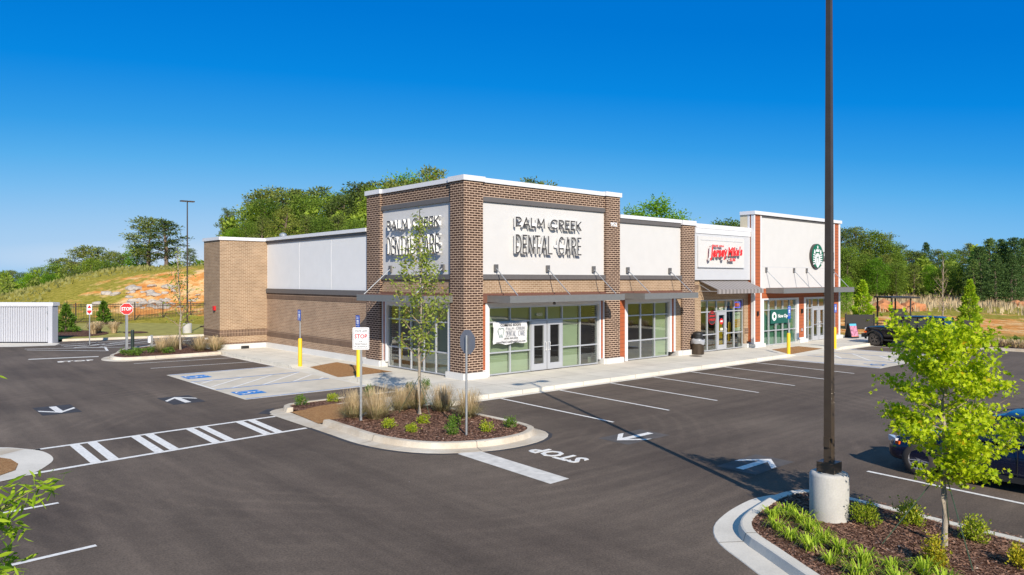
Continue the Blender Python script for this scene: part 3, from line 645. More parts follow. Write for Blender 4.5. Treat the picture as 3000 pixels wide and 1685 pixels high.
# left rear island
l_path = [(-2.9, 17.55, 1), (-5.5, 17.45, 1), (-7.3, 17.5, 1), (-7.85, 18.0, 1), (-7.95, 18.7, 1), (-7.75, 19.6, 0.8), (-7.3, 20.5, 0.5), (-6.6, 22.4, 0.3), (-5.6, 23.3, 0.3), (-3.8, 24.3, 0.3), (-2.6, 24.6, 0.3)]
sweep(rev(smooth(l_path)), KP, M['kerb'], 'kerb')
mb = MB(); mb.face([(x, y, 0.135) for x, y, _ in smooth(l_path)][::-1]); struct(mb.build('mulch_bed', M['mulch']))
# near right island
r_path = [(-10.2, -21.5, 1), (-9.0, -19.3, 1), (-8.1, -17.75, 1), (-7.62, -16.95, 1), (-7.28, -16.4, 1), (-6.85, -16.05, 1), (-6.3, -15.86, 1), (-5.7, -15.75, 1), (-5.1, -15.68, 0.9), (-4.6, -15.75, 0.6), (-4.3, -16.0, 0.2), (-4.24, -16.6, 0.02), (-4.42, -19.3, 0.02), (-4.7, -24, 0.02)]
sweep([(x, y, k) for x, y, k in rev(smooth(r_path))], KP, M['kerb_new'], 'kerb')
mb = MB(); mb.face([(x, y, 0.135) for x, y, _ in smooth(r_path)][::-1]); struct(mb.build('mulch_bed', M['mulch']))
# left near nose with ramp
g = [(-17.5, -0.9), (-15.6, -1.0), (-14.9, -1.22), (-14.5, -1.75), (-14.2, -2.4), (-14.15, -3.3), (-14.38, -3.97), (-14.85, -4.62), (-15.8, -4.9), (-17.5, -4.9)]
flat([(x, y) for x, y, _ in smooth([(a, b, 0) for a, b in g], 4)][::-1], 0.012, M['kerb_new'], 'gutter')
flat([(-17.5, -1.0), (-15.4, -1.15), (-14.75, -1.5), (-14.5, -1.85), (-15.1, -2.25), (-17.5, -2.2)][::-1], 0.016, M['kerb'], 'gutter')
mb = MB(); mb.face([(x, y, z) for x, y, z in [(-17.5, -2.3, 0.12), (-17.5, -4.5, 0.12), (-15.3, -4.35, 0.03), (-14.95, -4.0, 0.02), (-14.82, -3.4, 0.02), (-14.88, -2.8, 0.02), (-15.1, -2.4, 0.03)]]); struct(mb.build('tactile_paving', M['mat']))
# far kerbs
sweep([(-7.6, 32.6, 1), (-3.5, 31.8, 1), (0.8, 30.95, 1), (6, 30.2, 1)], [(0.25, 0.01), (0.02, 0.02), (0.0, 0.15), (-0.18, 0.15), (-0.2, 0)], M['kerb'], 'kerb')
sweep([(30.95, -3.0, 1), (30.95, -60, 1)], [(0.3, 0.008), (0.02, 0.015), (0.0, 0.15), (-0.16, 0.15), (-0.2, 0)], M['kerb'], 'kerb')
mb = MB(); mb.face([(31.1, -3, 0.1), (31.1, -58, 0.1), (33.2, -58, 0.1), (33.2, -3, 0.1)][::1]); struct(mb.build('mulch_bed', M['mulch']))
M['lawn'] = paint('lawn', (0.34, 0.30, 0.085, 1), 1.0, var=0.25, scale=1.3, bump=0.6, bscale=12, spec=0.1)
mb = MB(); mb.face([(-7.7, 32.8, 0.12), (6, 30.4, 0.12), (14, 30, 0.12), (14, 49, 0.05), (7, 50.8, 0.05), (-5, 55, 0.05), (-9, 56, 0.05), (-9.5, 40, 0.1)]); struct(mb.build('lawn', M['lawn']))
for (cx, cy, rx, ry) in ((-5.9, 38.5, 2.2, 3.8), (-1.0, 51.0, 1.5, 1.2), (-2.2, 36.6, 0.8, 1.2), (4.6, 40, 1, 1.4)):
    mb = MB(); mb.face([(cx+rx*math.cos(k*math.pi/8), cy+ry*math.sin(k*math.pi/8), 0.135) for k in range(16)]); struct(mb.build('mulch_bed', M['mulch']))

# ------------------------------------------------------------------ the shop building
B = thing('shop_building', 'single storey brick and white stucco retail building with three shop fronts on the parking lot', 'building')
def bx(name, mat, *a, parent=B, label=None, **k):
    o = MB().box(*a, **k).build(name, M[mat] if isinstance(mat, str) else mat, parent)
    if label: o['label'] = label
    return o
ZT = 7.85
# brick pillars with their concrete plinths
for (x0, x1, y0, y1, zt) in ((0, 0.95, 0, 0.89, ZT), (8.25, 9.22, 0, 0.9, ZT), (0, 0.95, 6.12, 7.27, ZT), (14.15, 15.2, 0, 0.7, 6.82)):
    p = bx('brick_pillar', 'brick_dark', x0, x1, y0, y1, 0.39, zt)
    bx('plinth', 'base', x0-0.13, x1+0.13, y0-0.13, y1+0.13, 0.12, 0.392, parent=p)
for (x0, x1) in ((8.02, 8.12), (13.7, 14.02), (20.2, 20.45)): bx('plinth', 'base', x0, x1, -0.06, 0.5, 0.12, 0.375)
bx('plinth', 'base', -0.06, 0.5, 5.86, 5.99, 0.12, 0.375)
# upper part of the corner block
bx('brick_header', 'brick_dark', 0.95, 8.25, 0.10, 0.5, 7.30, ZT-0.003); bx('brick_header', 'brick_dark', 0.10, 0.5, 0.89, 6.12, 7.30, ZT-0.003)
bx('brick_wall', 'brick_dark', 0.95, 9.0, 6.5, 7.24, 0.3, ZT-0.003); bx('brick_wall', 'brick_dark', 8.9, 9.19, 0.9, 6.5, 3.2, ZT-0.003)
def facade_y(x0, x1, top):
    bx('dark_band', 'band', x0, x1, 0.06, 0.5, top-0.20, top-0.003)
    bx('stucco_wall', 'stucco', x0, x1, 0.15, 0.5, 4.22, top-0.203)
    bx('dark_band', 'band', x0, x1, 0.04, 0.5, 4.02, 4.217); bx('brick_wall', 'brick_tan', x0, x1, 0.12, 0.5, 3.46, 4.017)
    bx('dark_band', 'rust', x0, x1, 0.02, 0.5, 3.08, 3.457)
facade_y(0.95, 8.25, 7.30); facade_y(9.22, 14.15, 6.90)
for nm, mt, x0, z0, z1 in (('dark_band', 'band', 0.06, 7.10, 7.297), ('stucco_wall', 'stucco', 0.15, 4.22, 7.097), ('dark_band', 'band', 0.04, 4.02, 4.217), ('brick_wall', 'brick_tan', 0.12, 3.46, 4.017), ('dark_band', 'rust', 0.02, 3.08, 3.457)):
    bx(nm, mt, x0, 0.5, 0.89, 6.12, z0, z1)
bx('expansion_strip', 'trim', 0.13, 0.149, 0.89, 0.97, 4.22, 7.09)
# copings
def cop(*a): bx('coping', 'coping', *a)
cop(-0.07, 1.02, -0.07, 0.96, ZT, 8.05); cop(8.18, 9.29, -0.07, 0.97, ZT, 8.05); cop(-0.07, 1.02, 6.05, 7.34, ZT, 8.05)
cop(1.02, 8.18, 0.03, 0.57, ZT, 8.03); cop(0.03, 0.57, 0.96, 6.05, ZT, 8.03); cop(1.02, 9.25, 6.77, 7.30, ZT, 8.03); cop(8.75, 9.25, 0.97, 6.77, ZT, 8.03)
cop(9.29, 14.08, 0.02, 0.55, 6.90, 7.07); cop(14.08, 15.27, -0.07, 0.75, 6.82, 7.06); cop(15.27, 20.58, -0.08, 0.5, 6.72, 6.95)
# sandwich shop upper wall: grey stucco with stepped white cornice
bx('stucco_wall', 'stucco_grey', 15.2, 20.6, -0.02, 0.5, 4.0, 6.45); bx('cornice', 'coping', 15.2, 20.6, -0.06, 0.5, 6.45, 6.717)
bx('brick_wall', 'brick_tan', 15.2, 20.6, 0.12, 0.5, 2.92, 3.997); bx('brick_wall', 'brick_tan', 15.2, 15.93, 0.12, 0.5, 0.15, 2.917); bx('brick_wall', 'brick_tan', 20.2, 20.6, 0.12, 0.5, 0.378, 2.917)
bx('brick_band', 'soldier', 20.22, 20.6, 0.10, 0.118, 0.95, 1.25); bx('brick_band', 'soldier', 15.2, 15.7, 0.10, 0.118, 3.45, 3.75); bx('brick_wall', 'brick_tan', 13.68, 14.15, 0.12, 0.5, 0.378, 3.077)
# low left wing
bx('brick_wall', 'brick_brown', 0.12, 0.5, 7.27, 18.59, 0.42, 3.25); bx('brick_band', 'soldier', 0.10, 0.5, 7.27, 18.59, 2.93, 3.253); bx('brick_band', 'soldier', 0.10, 0.119, 7.27, 18.59, 0.80, 1.10)
bx('dark_band', 'band', 0.04, 0.5, 7.27, 18.59, 3.256, 3.50); bx('stucco_wall', 'stucco_pale', 0.13, 0.5, 7.27, 18.59, 3.503, 6.06); bx('dark_band', 'band', 0.08, 0.5, 7.27, 18.59, 6.063, 6.22)
for y in (10.9, 14.45): bx('expansion_strip', 'trim', 0.122, 0.1297, y, y+0.03, 3.5, 6.06)
cop(-0.02, 0.55, 7.34, 18.55, 6.223, 6.39)
bx('plinth', 'base', -0.03, 0.5, 7.4, 18.59, 0.12, 0.417)
bx('brick_wall', 'brick_tan', -2.57, 6.0, 18.59, 21.09, 0.42, 6.2); bx('brick_band', 'soldier', -2.59, 0.12, 18.57, 21.10, 0.86, 1.21)
bx('brick_band', 'soldier', -2.585, 0.12, 18.575, 21.10, 0.42, 0.50)
bx('coping', 'coping', -2.64, 6.0, 18.52, 21.16, 6.203, 6.38); bx('plinth', 'base', -2.72, 0.0, 18.44, 21.2, 0.08, 0.417)
# coffee shop block
cx0, cx1, cy = 20.6, 31.33, -0.27
bx('siding_panel', 'siding', 20.6, 21.27, cy+0.02, 0.5, 0.45, 7.72); bx('siding_panel', 'siding', 30.56, 31.12, cy+0.02, 0.5, 0.45, 7.72)
bx('corner_trim', 'trim', 20.56, 20.66, cy-0.02, -0.09, 0.36, 7.72); bx('corner_trim', 'trim', 20.57, 20.62, 0.0, 0.14, 6.95, 7.72)
bx('siding_panel', 'siding', 20.585, 20.60, -0.09, 0.02, 3.9, 7.72); bx('stucco_wall', 'cream', 20.575, 31.2, 0.5, 0.62, 6.0, 7.72); bx('stucco_wall', 'cream', 20.575, 20.9, 0.14, 0.5, 6.0, 7.72)
bx('corner_trim', 'trim', 21.27, 21.40, cy, 0.5, 0.36, 7.72); bx('corner_trim', 'trim', 30.44, 30.56, cy, 0.5, 3.2, 7.72); bx('corner_trim', 'trim', 31.12, 31.33, cy-0.02, 0.5, 0.36, 7.72)
bx('siding_foot', 'trim', 20.66, 21.27, cy, 0.4, 0.30, 0.447)
bx('stucco_wall', 'stucco', 21.40, 30.44, cy+0.05, 0.5, 3.5, 7.60); bx('dark_band', 'band', 21.40, 30.44, cy+0.01, 0.5, 7.603, 7.72); bx('expansion_strip', 'stucco_grey', 21.4, 30.44, cy+0.044, cy+0.0497, 4.74, 4.765)  # dark band under the coping: the coping's shade put into its colour
bx('siding_panel', 'siding', 21.40, 30.44, cy+0.04, 0.5, 2.92, 3.497)
bx('siding_panel', 'siding', 25.80, 26.47, cy+0.04, 0.4, 0.45, 2.917); bx('siding_foot', 'trim', 25.80, 26.47, cy+0.02, 0.4, 0.36, 0.447)
bx('coping', 'coping', 20.50, 31.42, cy-0.10, 0.6, 7.723, 7.92)
for x0, x1 in ((20.42, 21.62), (25.58, 26.68), (30.35, 31.5)): bx('plinth', 'base', x0, x1, cy-0.13, 0.3, 0.12, 0.357)
# shell, roofs
bx('stucco_wall', 'cream', 31.0, 31.3, 0.62, 20, 0.1, 6.2); bx('brick_wall', 'brick_tan', 6.0, 31.3, 20, 20.4, 0.1, 6.2)
bx('roof', 'stucco_pale', 0.5, 31.0, 0.5, 20, 6.0, 6.05); bx('roof', 'stucco_pale', 0.5, 8.9, 0.5, 7, 7.4, 7.45); None
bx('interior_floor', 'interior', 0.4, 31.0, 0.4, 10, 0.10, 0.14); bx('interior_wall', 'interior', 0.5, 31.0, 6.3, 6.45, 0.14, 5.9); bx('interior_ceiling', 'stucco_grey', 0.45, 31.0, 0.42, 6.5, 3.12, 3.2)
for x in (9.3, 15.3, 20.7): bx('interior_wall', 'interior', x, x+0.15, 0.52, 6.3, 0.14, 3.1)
# roof vent seen over the low wing
MB().lathe((0.9, 18.2, 6.05), [(0.12, 0), (0.12, 0.45), (0.2, 0.47), (0.2, 0.6), (0.05, 0.68)], 12).build('roof_vent', M['galv'], B)

# ---- storefronts
def storefront(plane, c, cols, rows, z0=0.16, zt=2.90, film=None, door=None, fw=0.055, deepf=0.12, filmcols=None, filmz=None):
    """plane 'y': at Y=c facing -Y, cols are X; plane 'x': at X=c facing -X, cols are Y. Windows between cols; door = (a, b, leaves)"""
    def FB(mb, a0, a1, d0, d1, zz0, zz1, m=0):
        if plane == 'y': mb.box(a0, a1, c+d0, c+d1, zz0, zz1, m)
        else: mb.box(c+d0, c+d1, a0, a1, zz0, zz1, m)
    def pane(p, q, d, zz0, zz1):
        return MB().face([(p, c+d, zz0), (q, c+d, zz0), (q, c+d, zz1), (p, c+d, zz1)] if plane == 'y' else [(c+d, q, zz0), (c+d, p, zz0), (c+d, p, zz1), (c+d, q, zz1)])
    a0, a1 = min(cols), max(cols); cs = sorted(cols)
    for i in range(len(cs)-1):
        s, e = cs[i], cs[i+1]
        isdoor = door and s >= door[0]-0.01 and e <= door[1]+0.01
        zlo = 2.27 if isdoor else z0
        mb = MB(); h = fw/2
        rr = [zlo]+[r for r in rows if r > zlo+0.05]+[zt]
        FB(mb, s, s+h, -0.05, 0.05, zlo, zt); FB(mb, e-h, e, -0.05, 0.05, zlo, zt)
        for k, r in enumerate(rr):
            lo = r if k == 0 else (r-fw if k == len(rr)-1 else r-h); hi = lo+fw; 
            FB(mb, s+h, e-h, -0.045, 0.045, lo, hi)
        wn = mb.build('window', M['alu'], B)
        pane(s+h, e-h, 0.0, zlo+fw, zt-fw).build('pane', M['glass'], wn)
        if film and not isdoor and (filmcols is None or i in filmcols):
            mb = MB(); f0, f1 = filmz if filmz else (zlo+0.02, zt-0.02); FB(mb, s+0.01, e-0.01, deepf, deepf+0.006, f0, f1); mb.build('window_film', M[film], wn)
        elif film and isdoor:
            mb = MB(); FB(mb, s+0.01, e-0.01, deepf, deepf+0.006, zlo, zt-0.02); mb.build('window_film', M[film], wn)
    if door:
        n = door[2]; wd = (door[1]-door[0])/n
        for k in range(n):
            s = door[0]+k*wd+0.02; e = s+wd-0.04; mb = MB(); st = 0.17
            FB(mb, s, s+st, -0.06, 0.03, 0.17, 2.26); FB(mb, e-st, e, -0.06, 0.03, 0.17, 2.26); FB(mb, s+st, e-st, -0.06, 0.03, 0.17, 0.44); FB(mb, s+st, e-st, -0.06, 0.03, 2.07, 2.26)
            d = mb.build('door', M['alu'], B)
            pane(s+st, e-st, -0.015, 0.44, 2.07).build('pane', M['glass_door'], d)
            mb = MB(); FB(mb, s+st, e-st, -0.05, -0.024, 1.15, 1.18); mb.build('push_bar', M['alu'], d)
            hx = e-0.09 if (k == 0) else s+0.09
            P = [(hx, -0.06, 1.0), (hx, -0.14, 1.0), (hx, -0.14, 1.34), (hx, -0.06, 1.34)]
            P = [(q[0], c+q[1], q[2]) for q in P] if plane == 'y' else [(c+q[1], q[0], q[2]) for q in P]
            MB().tube(P, 0.018, 8).build('handle', M['signwhite'], d)
    return a0, a1
def trimpost(x0, x1, y0, y1, z0=0.36, z1=3.08, mat='trim', nm='corner_trim'): bx(nm, mat, x0, x1, y0, y1, z0, z1)
# dental front
storefront('y', 0.25, [1.40, 2.56, 3.70, 4.66, 5.59, 6.73, 7.89], [1.06, 2.29], film='film', door=(3.70, 5.59, 2), z0=0.16, filmcols=[0, 1, 4])
bx('siding_panel', 'siding', 0.952, 1.16, 0.12, 0.4, 0.42, 3.077); trimpost(0.953, 1.16, 0.10, 0.4, 0.36, 0.417); trimpost(1.16, 1.37, 0.10, 0.32, 0.15)
bx('window_head', 'trim', 1.37, 7.91, 0.10, 0.4, 2.905, 3.077); trimpost(7.91, 8.0, 0.10, 0.32, 0.36); bx('siding_panel', 'siding', 8.0, 8.15, 0.13, 0.4, 0.42, 3.077); trimpost(8.15, 8.249, 0.10, 0.4, 0.36)
# dental side
storefront('x', 0.25, [1.20, 2.15, 3.01, 3.96, 4.85, 5.74], [1.06, 2.29], film='film', filmcols=[0, 1, 2])
bx('window_head', 'trim', 0.10, 0.4, 1.0, 5.76, 2.905, 3.077); bx('corner_trim', 'trim', 0.10, 0.3, 0.9, 1.18, 0.16, 2.9); bx('corner_trim', 'trim', 0.10, 0.32, 5.76, 5.87, 0.36, 3.077)
bx('siding_panel', 'siding', 0.13, 0.4, 5.87, 6.02, 0.42, 3.077); bx('corner_trim', 'trim', 0.10, 0.4, 6.02, 6.119, 0.36, 3.077)
# second front
storefront('y', 0.25, [9.93, 11.01, 12.11, 13.2], [1.07, 2.28], film='film', filmcols=[2])
bx('siding_panel', 'siding', 9.222, 9.72, 0.13, 0.4, 0.3, 3.077); trimpost(9.72, 9.91, 0.10, 0.32, 0.15); bx('window_head', 'trim', 9.91, 13.22, 0.10, 0.4, 2.905, 3.077)
trimpost(13.22, 13.37, 0.10, 0.32, 0.36); bx('siding_panel', 'siding', 13.37, 13.55, 0.13, 0.4, 0.36, 3.077); trimpost(13.55, 13.68, 0.10, 0.4, 0.36)
# sandwich shop front
storefront('y', 0.25, [15.95, 16.67, 17.55, 18.48, 19.29, 20.18], [1.05, 2.27], film='film', door=(17.55, 18.48, 1), zt=2.91, filmcols=[0, 1, 3], filmz=(2.55, 2.88))
# coffee shop front
storefront('y', -0.10, [21.70, 22.44, 23.26, 24.06, 24.86, 25.60], [1.02, 2.23], film='film_teal', zt=2.84)
bx('window_head', 'trim', 21.40, 25.80, cy+0.02, 0.1, 2.845, 2.917); trimpost(21.40, 21.69, cy+0.02, 0.1, 0.36, 2.84); trimpost(25.61, 25.80, cy+0.02, 0.1, 0.36, 2.84)
storefront('y', -0.10, [26.72, 27.22, 27.72, 28.58, 29.45, 30.35], [1.02, 2.23], door=(27.72, 29.45, 2), zt=2.84)
bx('window_head', 'trim', 26.47, 30.44, cy+0.02, 0.1, 2.845, 2.917); trimpost(26.47, 26.71, cy+0.02, 0.1, 0.36, 2.84); trimpost(30.36, 30.44, cy+0.02, 0.1, 0.36, 2.84)
# ---- canopies and their rods
def canopy(plane, c, a0, a1, z0, z1, proj, rods, rz):
    mb = MB()
    if plane == 'y':
        mb.box(a0, a1, c-proj, c-proj+0.08, z0, z1); mb.box(a0, a0+0.08, c-proj+0.08, c, z0, z1); mb.box(a1-0.08, a1, c-proj+0.08, c, z0, z1)
    else:
        mb.box(c-proj, c-proj+0.08, a0, a1, z0, z1); mb.box(c-proj+0.08, c, a0, a0+0.08, z0, z1); mb.box(c-proj+0.08, c, a1-0.08, a1, z0, z1)
    k = mb.build('canopy', M['fascia'], B); mb = MB()
    q = (a0+0.01, a1-0.01, c-proj+0.01, c, z1-0.06, z1+0.012) if plane == 'y' else (c-proj+0.01, c, a0+0.01, a1-0.01, z1-0.06, z1+0.012)
    mb.box(*q).build('canopy_deck', M['rust'], k)
    for r, rw in rods:
        P, Q = ((rw, c, rz), (r, c-proj+0.12, z1)) if plane == 'y' else ((c, rw, rz), (c-proj+0.12, r, z1))
        mb = MB(); mb.tube([P, Q], 0.022, 8); mb.build('rod', M['galv'], k)
        mb = MB()
        if plane == 'y': mb.box(P[0]-0.09, P[0]+0.09, c-0.05, c+0.02, rz-0.14, rz+0.14)
        else: mb.box(c-0.05, c+0.02, P[1]-0.09, P[1]+0.09, rz-0.14, rz+0.14)
        mb.build('bracket', M['steel'], k)
canopy('y', 0.10, 1.18, 7.95, 3.11, 3.38, 1.45, [(1.7, 1.7), (4.6, 4.6), (7.5, 7.5)], 4.48)
canopy('y', 0.10, 9.35, 13.55, 3.11, 3.38, 1.45, [(9.9, 9.9), (13.2, 13.2)], 4.46)
canopy('y', cy+0.04, 21.95, 31.05, 3.22, 3.52, 1.1, [(22.2, 21.95), (25.3, 25.2), (26.9, 26.8), (30.5, 30.45)], 4.58)
canopy('x', 0.10, 0.72, 5.80, 3.11, 3.38, 1.45, [(1.6, 1.5), (5.4, 5.4)], 4.48)
# striped awning over the sandwich shop
mb = MB(); ns = 26; ax0, ax1 = 15.75, 20.32
for i in range(ns):
    x0 = ax0+(ax1-ax0)*i/ns; x1 = ax0+(ax1-ax0)*(i+1)/ns; m_ = i % 2
    mb.face([(x0, -1.0, 3.50), (x1, -1.0, 3.50), (x1, 0.10, 3.96), (x0, 0.10, 3.96)], m_); mb.face([(x0, -1.0, 3.27), (x1, -1.0, 3.27), (x1, -1.0, 3.50), (x0, -1.0, 3.50)], m_)
    mb.face([(x0, -0.99, 3.49), (x0, 0.10, 3.95), (x1, 0.10, 3.95), (x1, -0.99, 3.49)], m_); mb.face([(x0, -0.99, 3.27), (x0, -0.99, 3.49), (x1, -0.99, 3.49), (x1, -0.99, 3.27)], m_)
aw = mb.build('awning', [M['awning'], M['awning2']], B)
mb = MB()
for x in (15.78, 18.0, 20.29): mb.tube([(x, -0.97, 3.4), (x, 0.1, 3.4)], 0.02, 6); mb.tube([(x, -0.55, 3.42), (x, 0.1, 3.75)], 0.018, 6)
mb.tube([(15.78, -0.97, 3.4), (20.29, -0.97, 3.4)], 0.02, 6); mb.build('awning_frame', M['galv'], aw)
# soffit lamps, wall lamps, fire bell, meter boxes
for x, y, z in ((4.3, -0.6, 3.06), (18.0, -0.45, 3.36), (27.9, -0.85, 3.17)): MB().lathe((x, y, z-0.1), [(0.03, 0), (0.07, 0.02), (0.07, 0.08), (0.03, 0.12)], 12).build('soffit_lamp', M['steel'], B)
for x in (20.93, 26.12): bx('wall_lamp', 'black', x-0.05, x+0.05, cy-0.08, cy+0.02, 1.95, 2.2)
bx('wall_box', 'alu', 26.1, 26.22, cy-0.02, cy+0.04, 0.85, 1.0)
mb = MB(); mb.obox((-2.62, 19.3, 2.42), (1, 0, 0), (0, 1, 0), (0, 0, 1), 0.06, 0.11, 0.12); mb.build('alarm_bell', M['signred'], B)
bx('floodlight', 'signwhite', -2.75, -2.6, 20.3, 20.5, 0.62, 0.7)
bx('drain_block', 'black', -1.45, -1.05, 18.3, 18.44, 0.15, 0.3)

# ------------------------------------------------------------------ signs on the building
def dental_letters(o, u, label):
    u = Vector(u); v = Vector((0, 0, 1)); n = u.cross(v); o = Vector(o)
    t_ = thing('letter_sign', label, 'shop sign', tuple(o), 0, 'dental practice letter signs')
    for wd, x0, x1, dz, ht, nar in (('PALM', 0.0, 1.66, 0, 0.42, False), ('CREEK', 1.98, 3.9, 0, 0.42, False), ('DENTAL', 0.0, 2.10, -1.08, 0.78, True), ('CARE', 2.46, 3.9, -1.08, 0.78, True)):
        mb = MB(); strokes(mb, wd, u*x0+v*dz, u, v, x1-x0, ht, 0.055, 0.10, 0.22, narrow=nar, gap=0.2 if nar else 0.26); mb.build('lettering', [M['letter'], M['letter_side']], t_)
    for z0, a, b in ((0.16, 0.05, 1.62), (0.16, 2.0, 3.8), (-0.72, 0.05, 2.0), (-0.72, 2.35, 3.85)):
        mb = MB(); mb.obox(u*(a+b)/2+v*z0+n*0.075, u, v, n, (b-a)/2, 0.055, 0.03); r = mb.build('raceway', M['signwhite'], t_)
        mb = MB()
        for k in range(3): mb.obox(u*(a+(b-a)*(k+0.5)/3)+v*z0+n*0.022, u, v, n, 0.03, 0.03, 0.024)
        mb.build('spacer', M['signwhite'], r)
dental_letters((2.62, 0.15, 6.16), (1, 0, 0), 'dark metal PALM CREEK DENTAL CARE letters on the wall above the double glass door')
dental_letters((0.15, 5.42, 6.16), (0, -1, 0), 'dark metal PALM CREEK DENTAL CARE letters on the side wall behind the young tree')
t_ = MB(); text(t_, '952', (8.53, -0.002, 6.47), (1, 0, 0), (0, 0, 1), 0.46, 0.19, 0.03, bold=0.03)
tag(t_.build('street_number', M['signwhite']), 'white street number 952 high on the brick pillar', 'street number')
# sandwich shop sign
ss = thing('sign_board', 'cream framed sign board with red script lettering over the striped awning', 'shop sign', (15.38, -0.02, 4.65))
MB().box(0, 4.46, -0.07, 0, 0, 1.66).build('board', M['stucco'], ss)
mb = MB(); mb.box(0.2, 4.26, -0.085, -0.071, 1.44, 1.47); mb.box(0, 4.46, -0.095, -0.071, 0, 0.05); mb.build('moulding', M['stucco_grey'], ss)
mb = MB(); U, V = Vector((1, 0, 0.05)), Vector((0, 0, 1))
def slant(mb, s, o, wd, ht, d0, d1, m=0, ms=1, bold=0.05, sl=0.12, rise=0.04):
    Vv, F, fr, asp = text_geo(s, bold); b = len(mb.v)
    for p in Vv: mb.v.append((o[0]+p[0]*wd+p[1]*ht*sl, o[1]-(d0+(d1-d0)*p[2]), o[2]+p[1]*ht+p[0]*wd*rise))
    for f, r in zip(F, fr): mb.f.append(tuple(b+i for i in f)); mb.m.append(m if r else ms); mb.uv += [(0, 0)]*len(f)
slant(mb, 'Jersey', (0.68, -0.07, 0.36), 1.62, 0.72, 0.12, 0.26); slant(mb, "Mike's", (2.40, -0.07, 0.62), 1.42, 0.52, 0.12, 0.26)
mb.build('script_lettering', [M['red'], M['letter_side']], ss)
mb = MB(); slant(mb, 'SINCE', (0.95, -0.07, 1.10), 0.6, 0.12, 0.12, 0.2, rise=0.0); mb.build('small_lettering', [M['red'], M['letter_side']], ss); mb = MB(); slant(mb, '1956', (1.63, -0.07, 1.10), 0.47, 0.12, 0.12, 0.2, rise=0.0); mb.build('small_lettering', [M['red'], M['letter_side']], ss); mb = MB(); slant(mb, 'SUBS', (2.62, -0.07, 0.36), 0.55, 0.17, 0.12, 0.24, rise=0); mb.build('small_lettering', [M['red'], M['letter_side']], ss)
# coffee shop disc sign and its blade neighbour
cd = thing('disc_sign', 'round green coffee sign with white crowned emblem high on the white wall', 'shop sign', (27.95, cy+0.05, 5.5))
mb = MB(); mb.prism(arc(0, 0, 0.78, 0.78, 0, 360, 40)[:-1], lambda a, b, d: (a, -d, b), 0.0, 0.16); mb.build('rim', M['letter'], cd)
mb = MB(); mb.prism(arc(0, 0, 0.75, 0.75, 0, 360, 40)[:-1], lambda a, b, d: (a, -d, b), 0.16, 0.17); mb.build('face', M['green'], cd)
mb = MB(); fn = lambda a, b, d: (a, -d, b)
def wp(poly): mb.prism(poly, fn, 0.171, 0.18)
star = []
for k in range(10): r_ = (0.13 if k % 2 == 0 else 0.055); star.append((r_*math.sin(k*math.pi/5), 0.56+r_*math.cos(k*math.pi/5)))
wp(star); wp([(-0.2, 0.27), (-0.24, 0.46), (-0.12, 0.38), (-0.05, 0.46), (0, 0.38), (0.05, 0.46), (0.12, 0.38), (0.24, 0.46), (0.2, 0.27)])
for s in (-1, 1):
    wp([(s*0.30, 0.32), (s*0.44, 0.42), (s*0.50, 0.18), (s*0.34, 0.12)])
    for k in range(5): z = 0.08-k*0.13; wp([(s*(0.30+0.02*k), z), (s*0.60, z+0.05-0.02*k), (s*0.58, z-0.03-0.02*k), (s*(0.30+0.02*k), z-0.06)])
    for k in range(3): a = 0.10+0.075*k; wp([(s*a, 0.20-0.06*k), (s*(a+0.05), 0.17-0.06*k), (s*(a+0.12), -0.35), (s*(a+0.02), -0.68+0.07*k), (s*(a-0.02), -0.68+0.07*k), (s*(a+0.06), -0.35)])
wp([(-0.07, -0.12), (0.07, -0.12), (0.10, -0.45), (0.06, -0.72), (-0.06, -0.72), (-0.10, -0.45)]); wp(arc(0, 0.06, 0.085, 0.14, 0, 360, 16)[:-1])
mb.build('emblem', M['signwhite'], cd)
bl = thing('panel_sign', 'small dark rectangular panel sign beside the round green sign', 'shop sign', (28.85, cy+0.05, 5.24))
MB().box(0, 1.5, -0.10, 0, 0, 0.55).build('panel', M['band'], bl)
mb = MB(); text(mb, 'DRIVE', (0.1, -0.101, 0.29), (1, 0, 0), (0, 0, 1), 1.3, 0.17, 0.01, bold=0.02); text(mb, 'THRU', (0.1, -0.101, 0.07), (1, 0, 0), (0, 0, 1), 1.3, 0.17, 0.01, bold=0.02); mb.build('lettering', M['signwhite'], bl)
# coming soon banner
bn = thing('banner', 'white vinyl coming soon banner hung across the dental shop window', 'banner', (1.50, 0.05, 1.42))
mb = MB(); nx, nz = 14, 8
for i in range(nx):
    for j in range(nz):
        P = lambda a, b: (a*1.83/nx, -0.02+0.018*math.sin(a*1.3+b)+0.012*math.sin(b*1.9), b*0.88/nz-0.03*math.sin(math.pi*a/nx)*(b/nz)+(0.03*math.sin(a*0.9) if b == 0 else 0)-0.02*(1 if (a in (5, 6, 7, 8) and b == 0) else 0))
        mb.face([P(i, j), P(i+1, j), P(i+1, j+1), P(i, j+1)])
mb.build('sheet', M['vinyl'], bn, smooth=True)
mb = MB(); Yb = -0.06
text(mb, 'COMING SOON', (0.35, Yb, 0.70), (1, 0, 0), (0, 0, 1), 1.1, 0.11, 0.003, bold=0.01); text(mb, '(470) 264-0056', (0.55, Yb, 0.17), (1, 0, 0), (0, 0, 1), 0.75, 0.075, 0.003, bold=0.01)
text(mb, 'www.PalmCreekDentalCare.com', (0.12, Yb, 0.035), (1, 0, 0), (0, 0, 1), 1.58, 0.085, 0.003, bold=0.01); mb.build('lettering', M['ink'], bn)
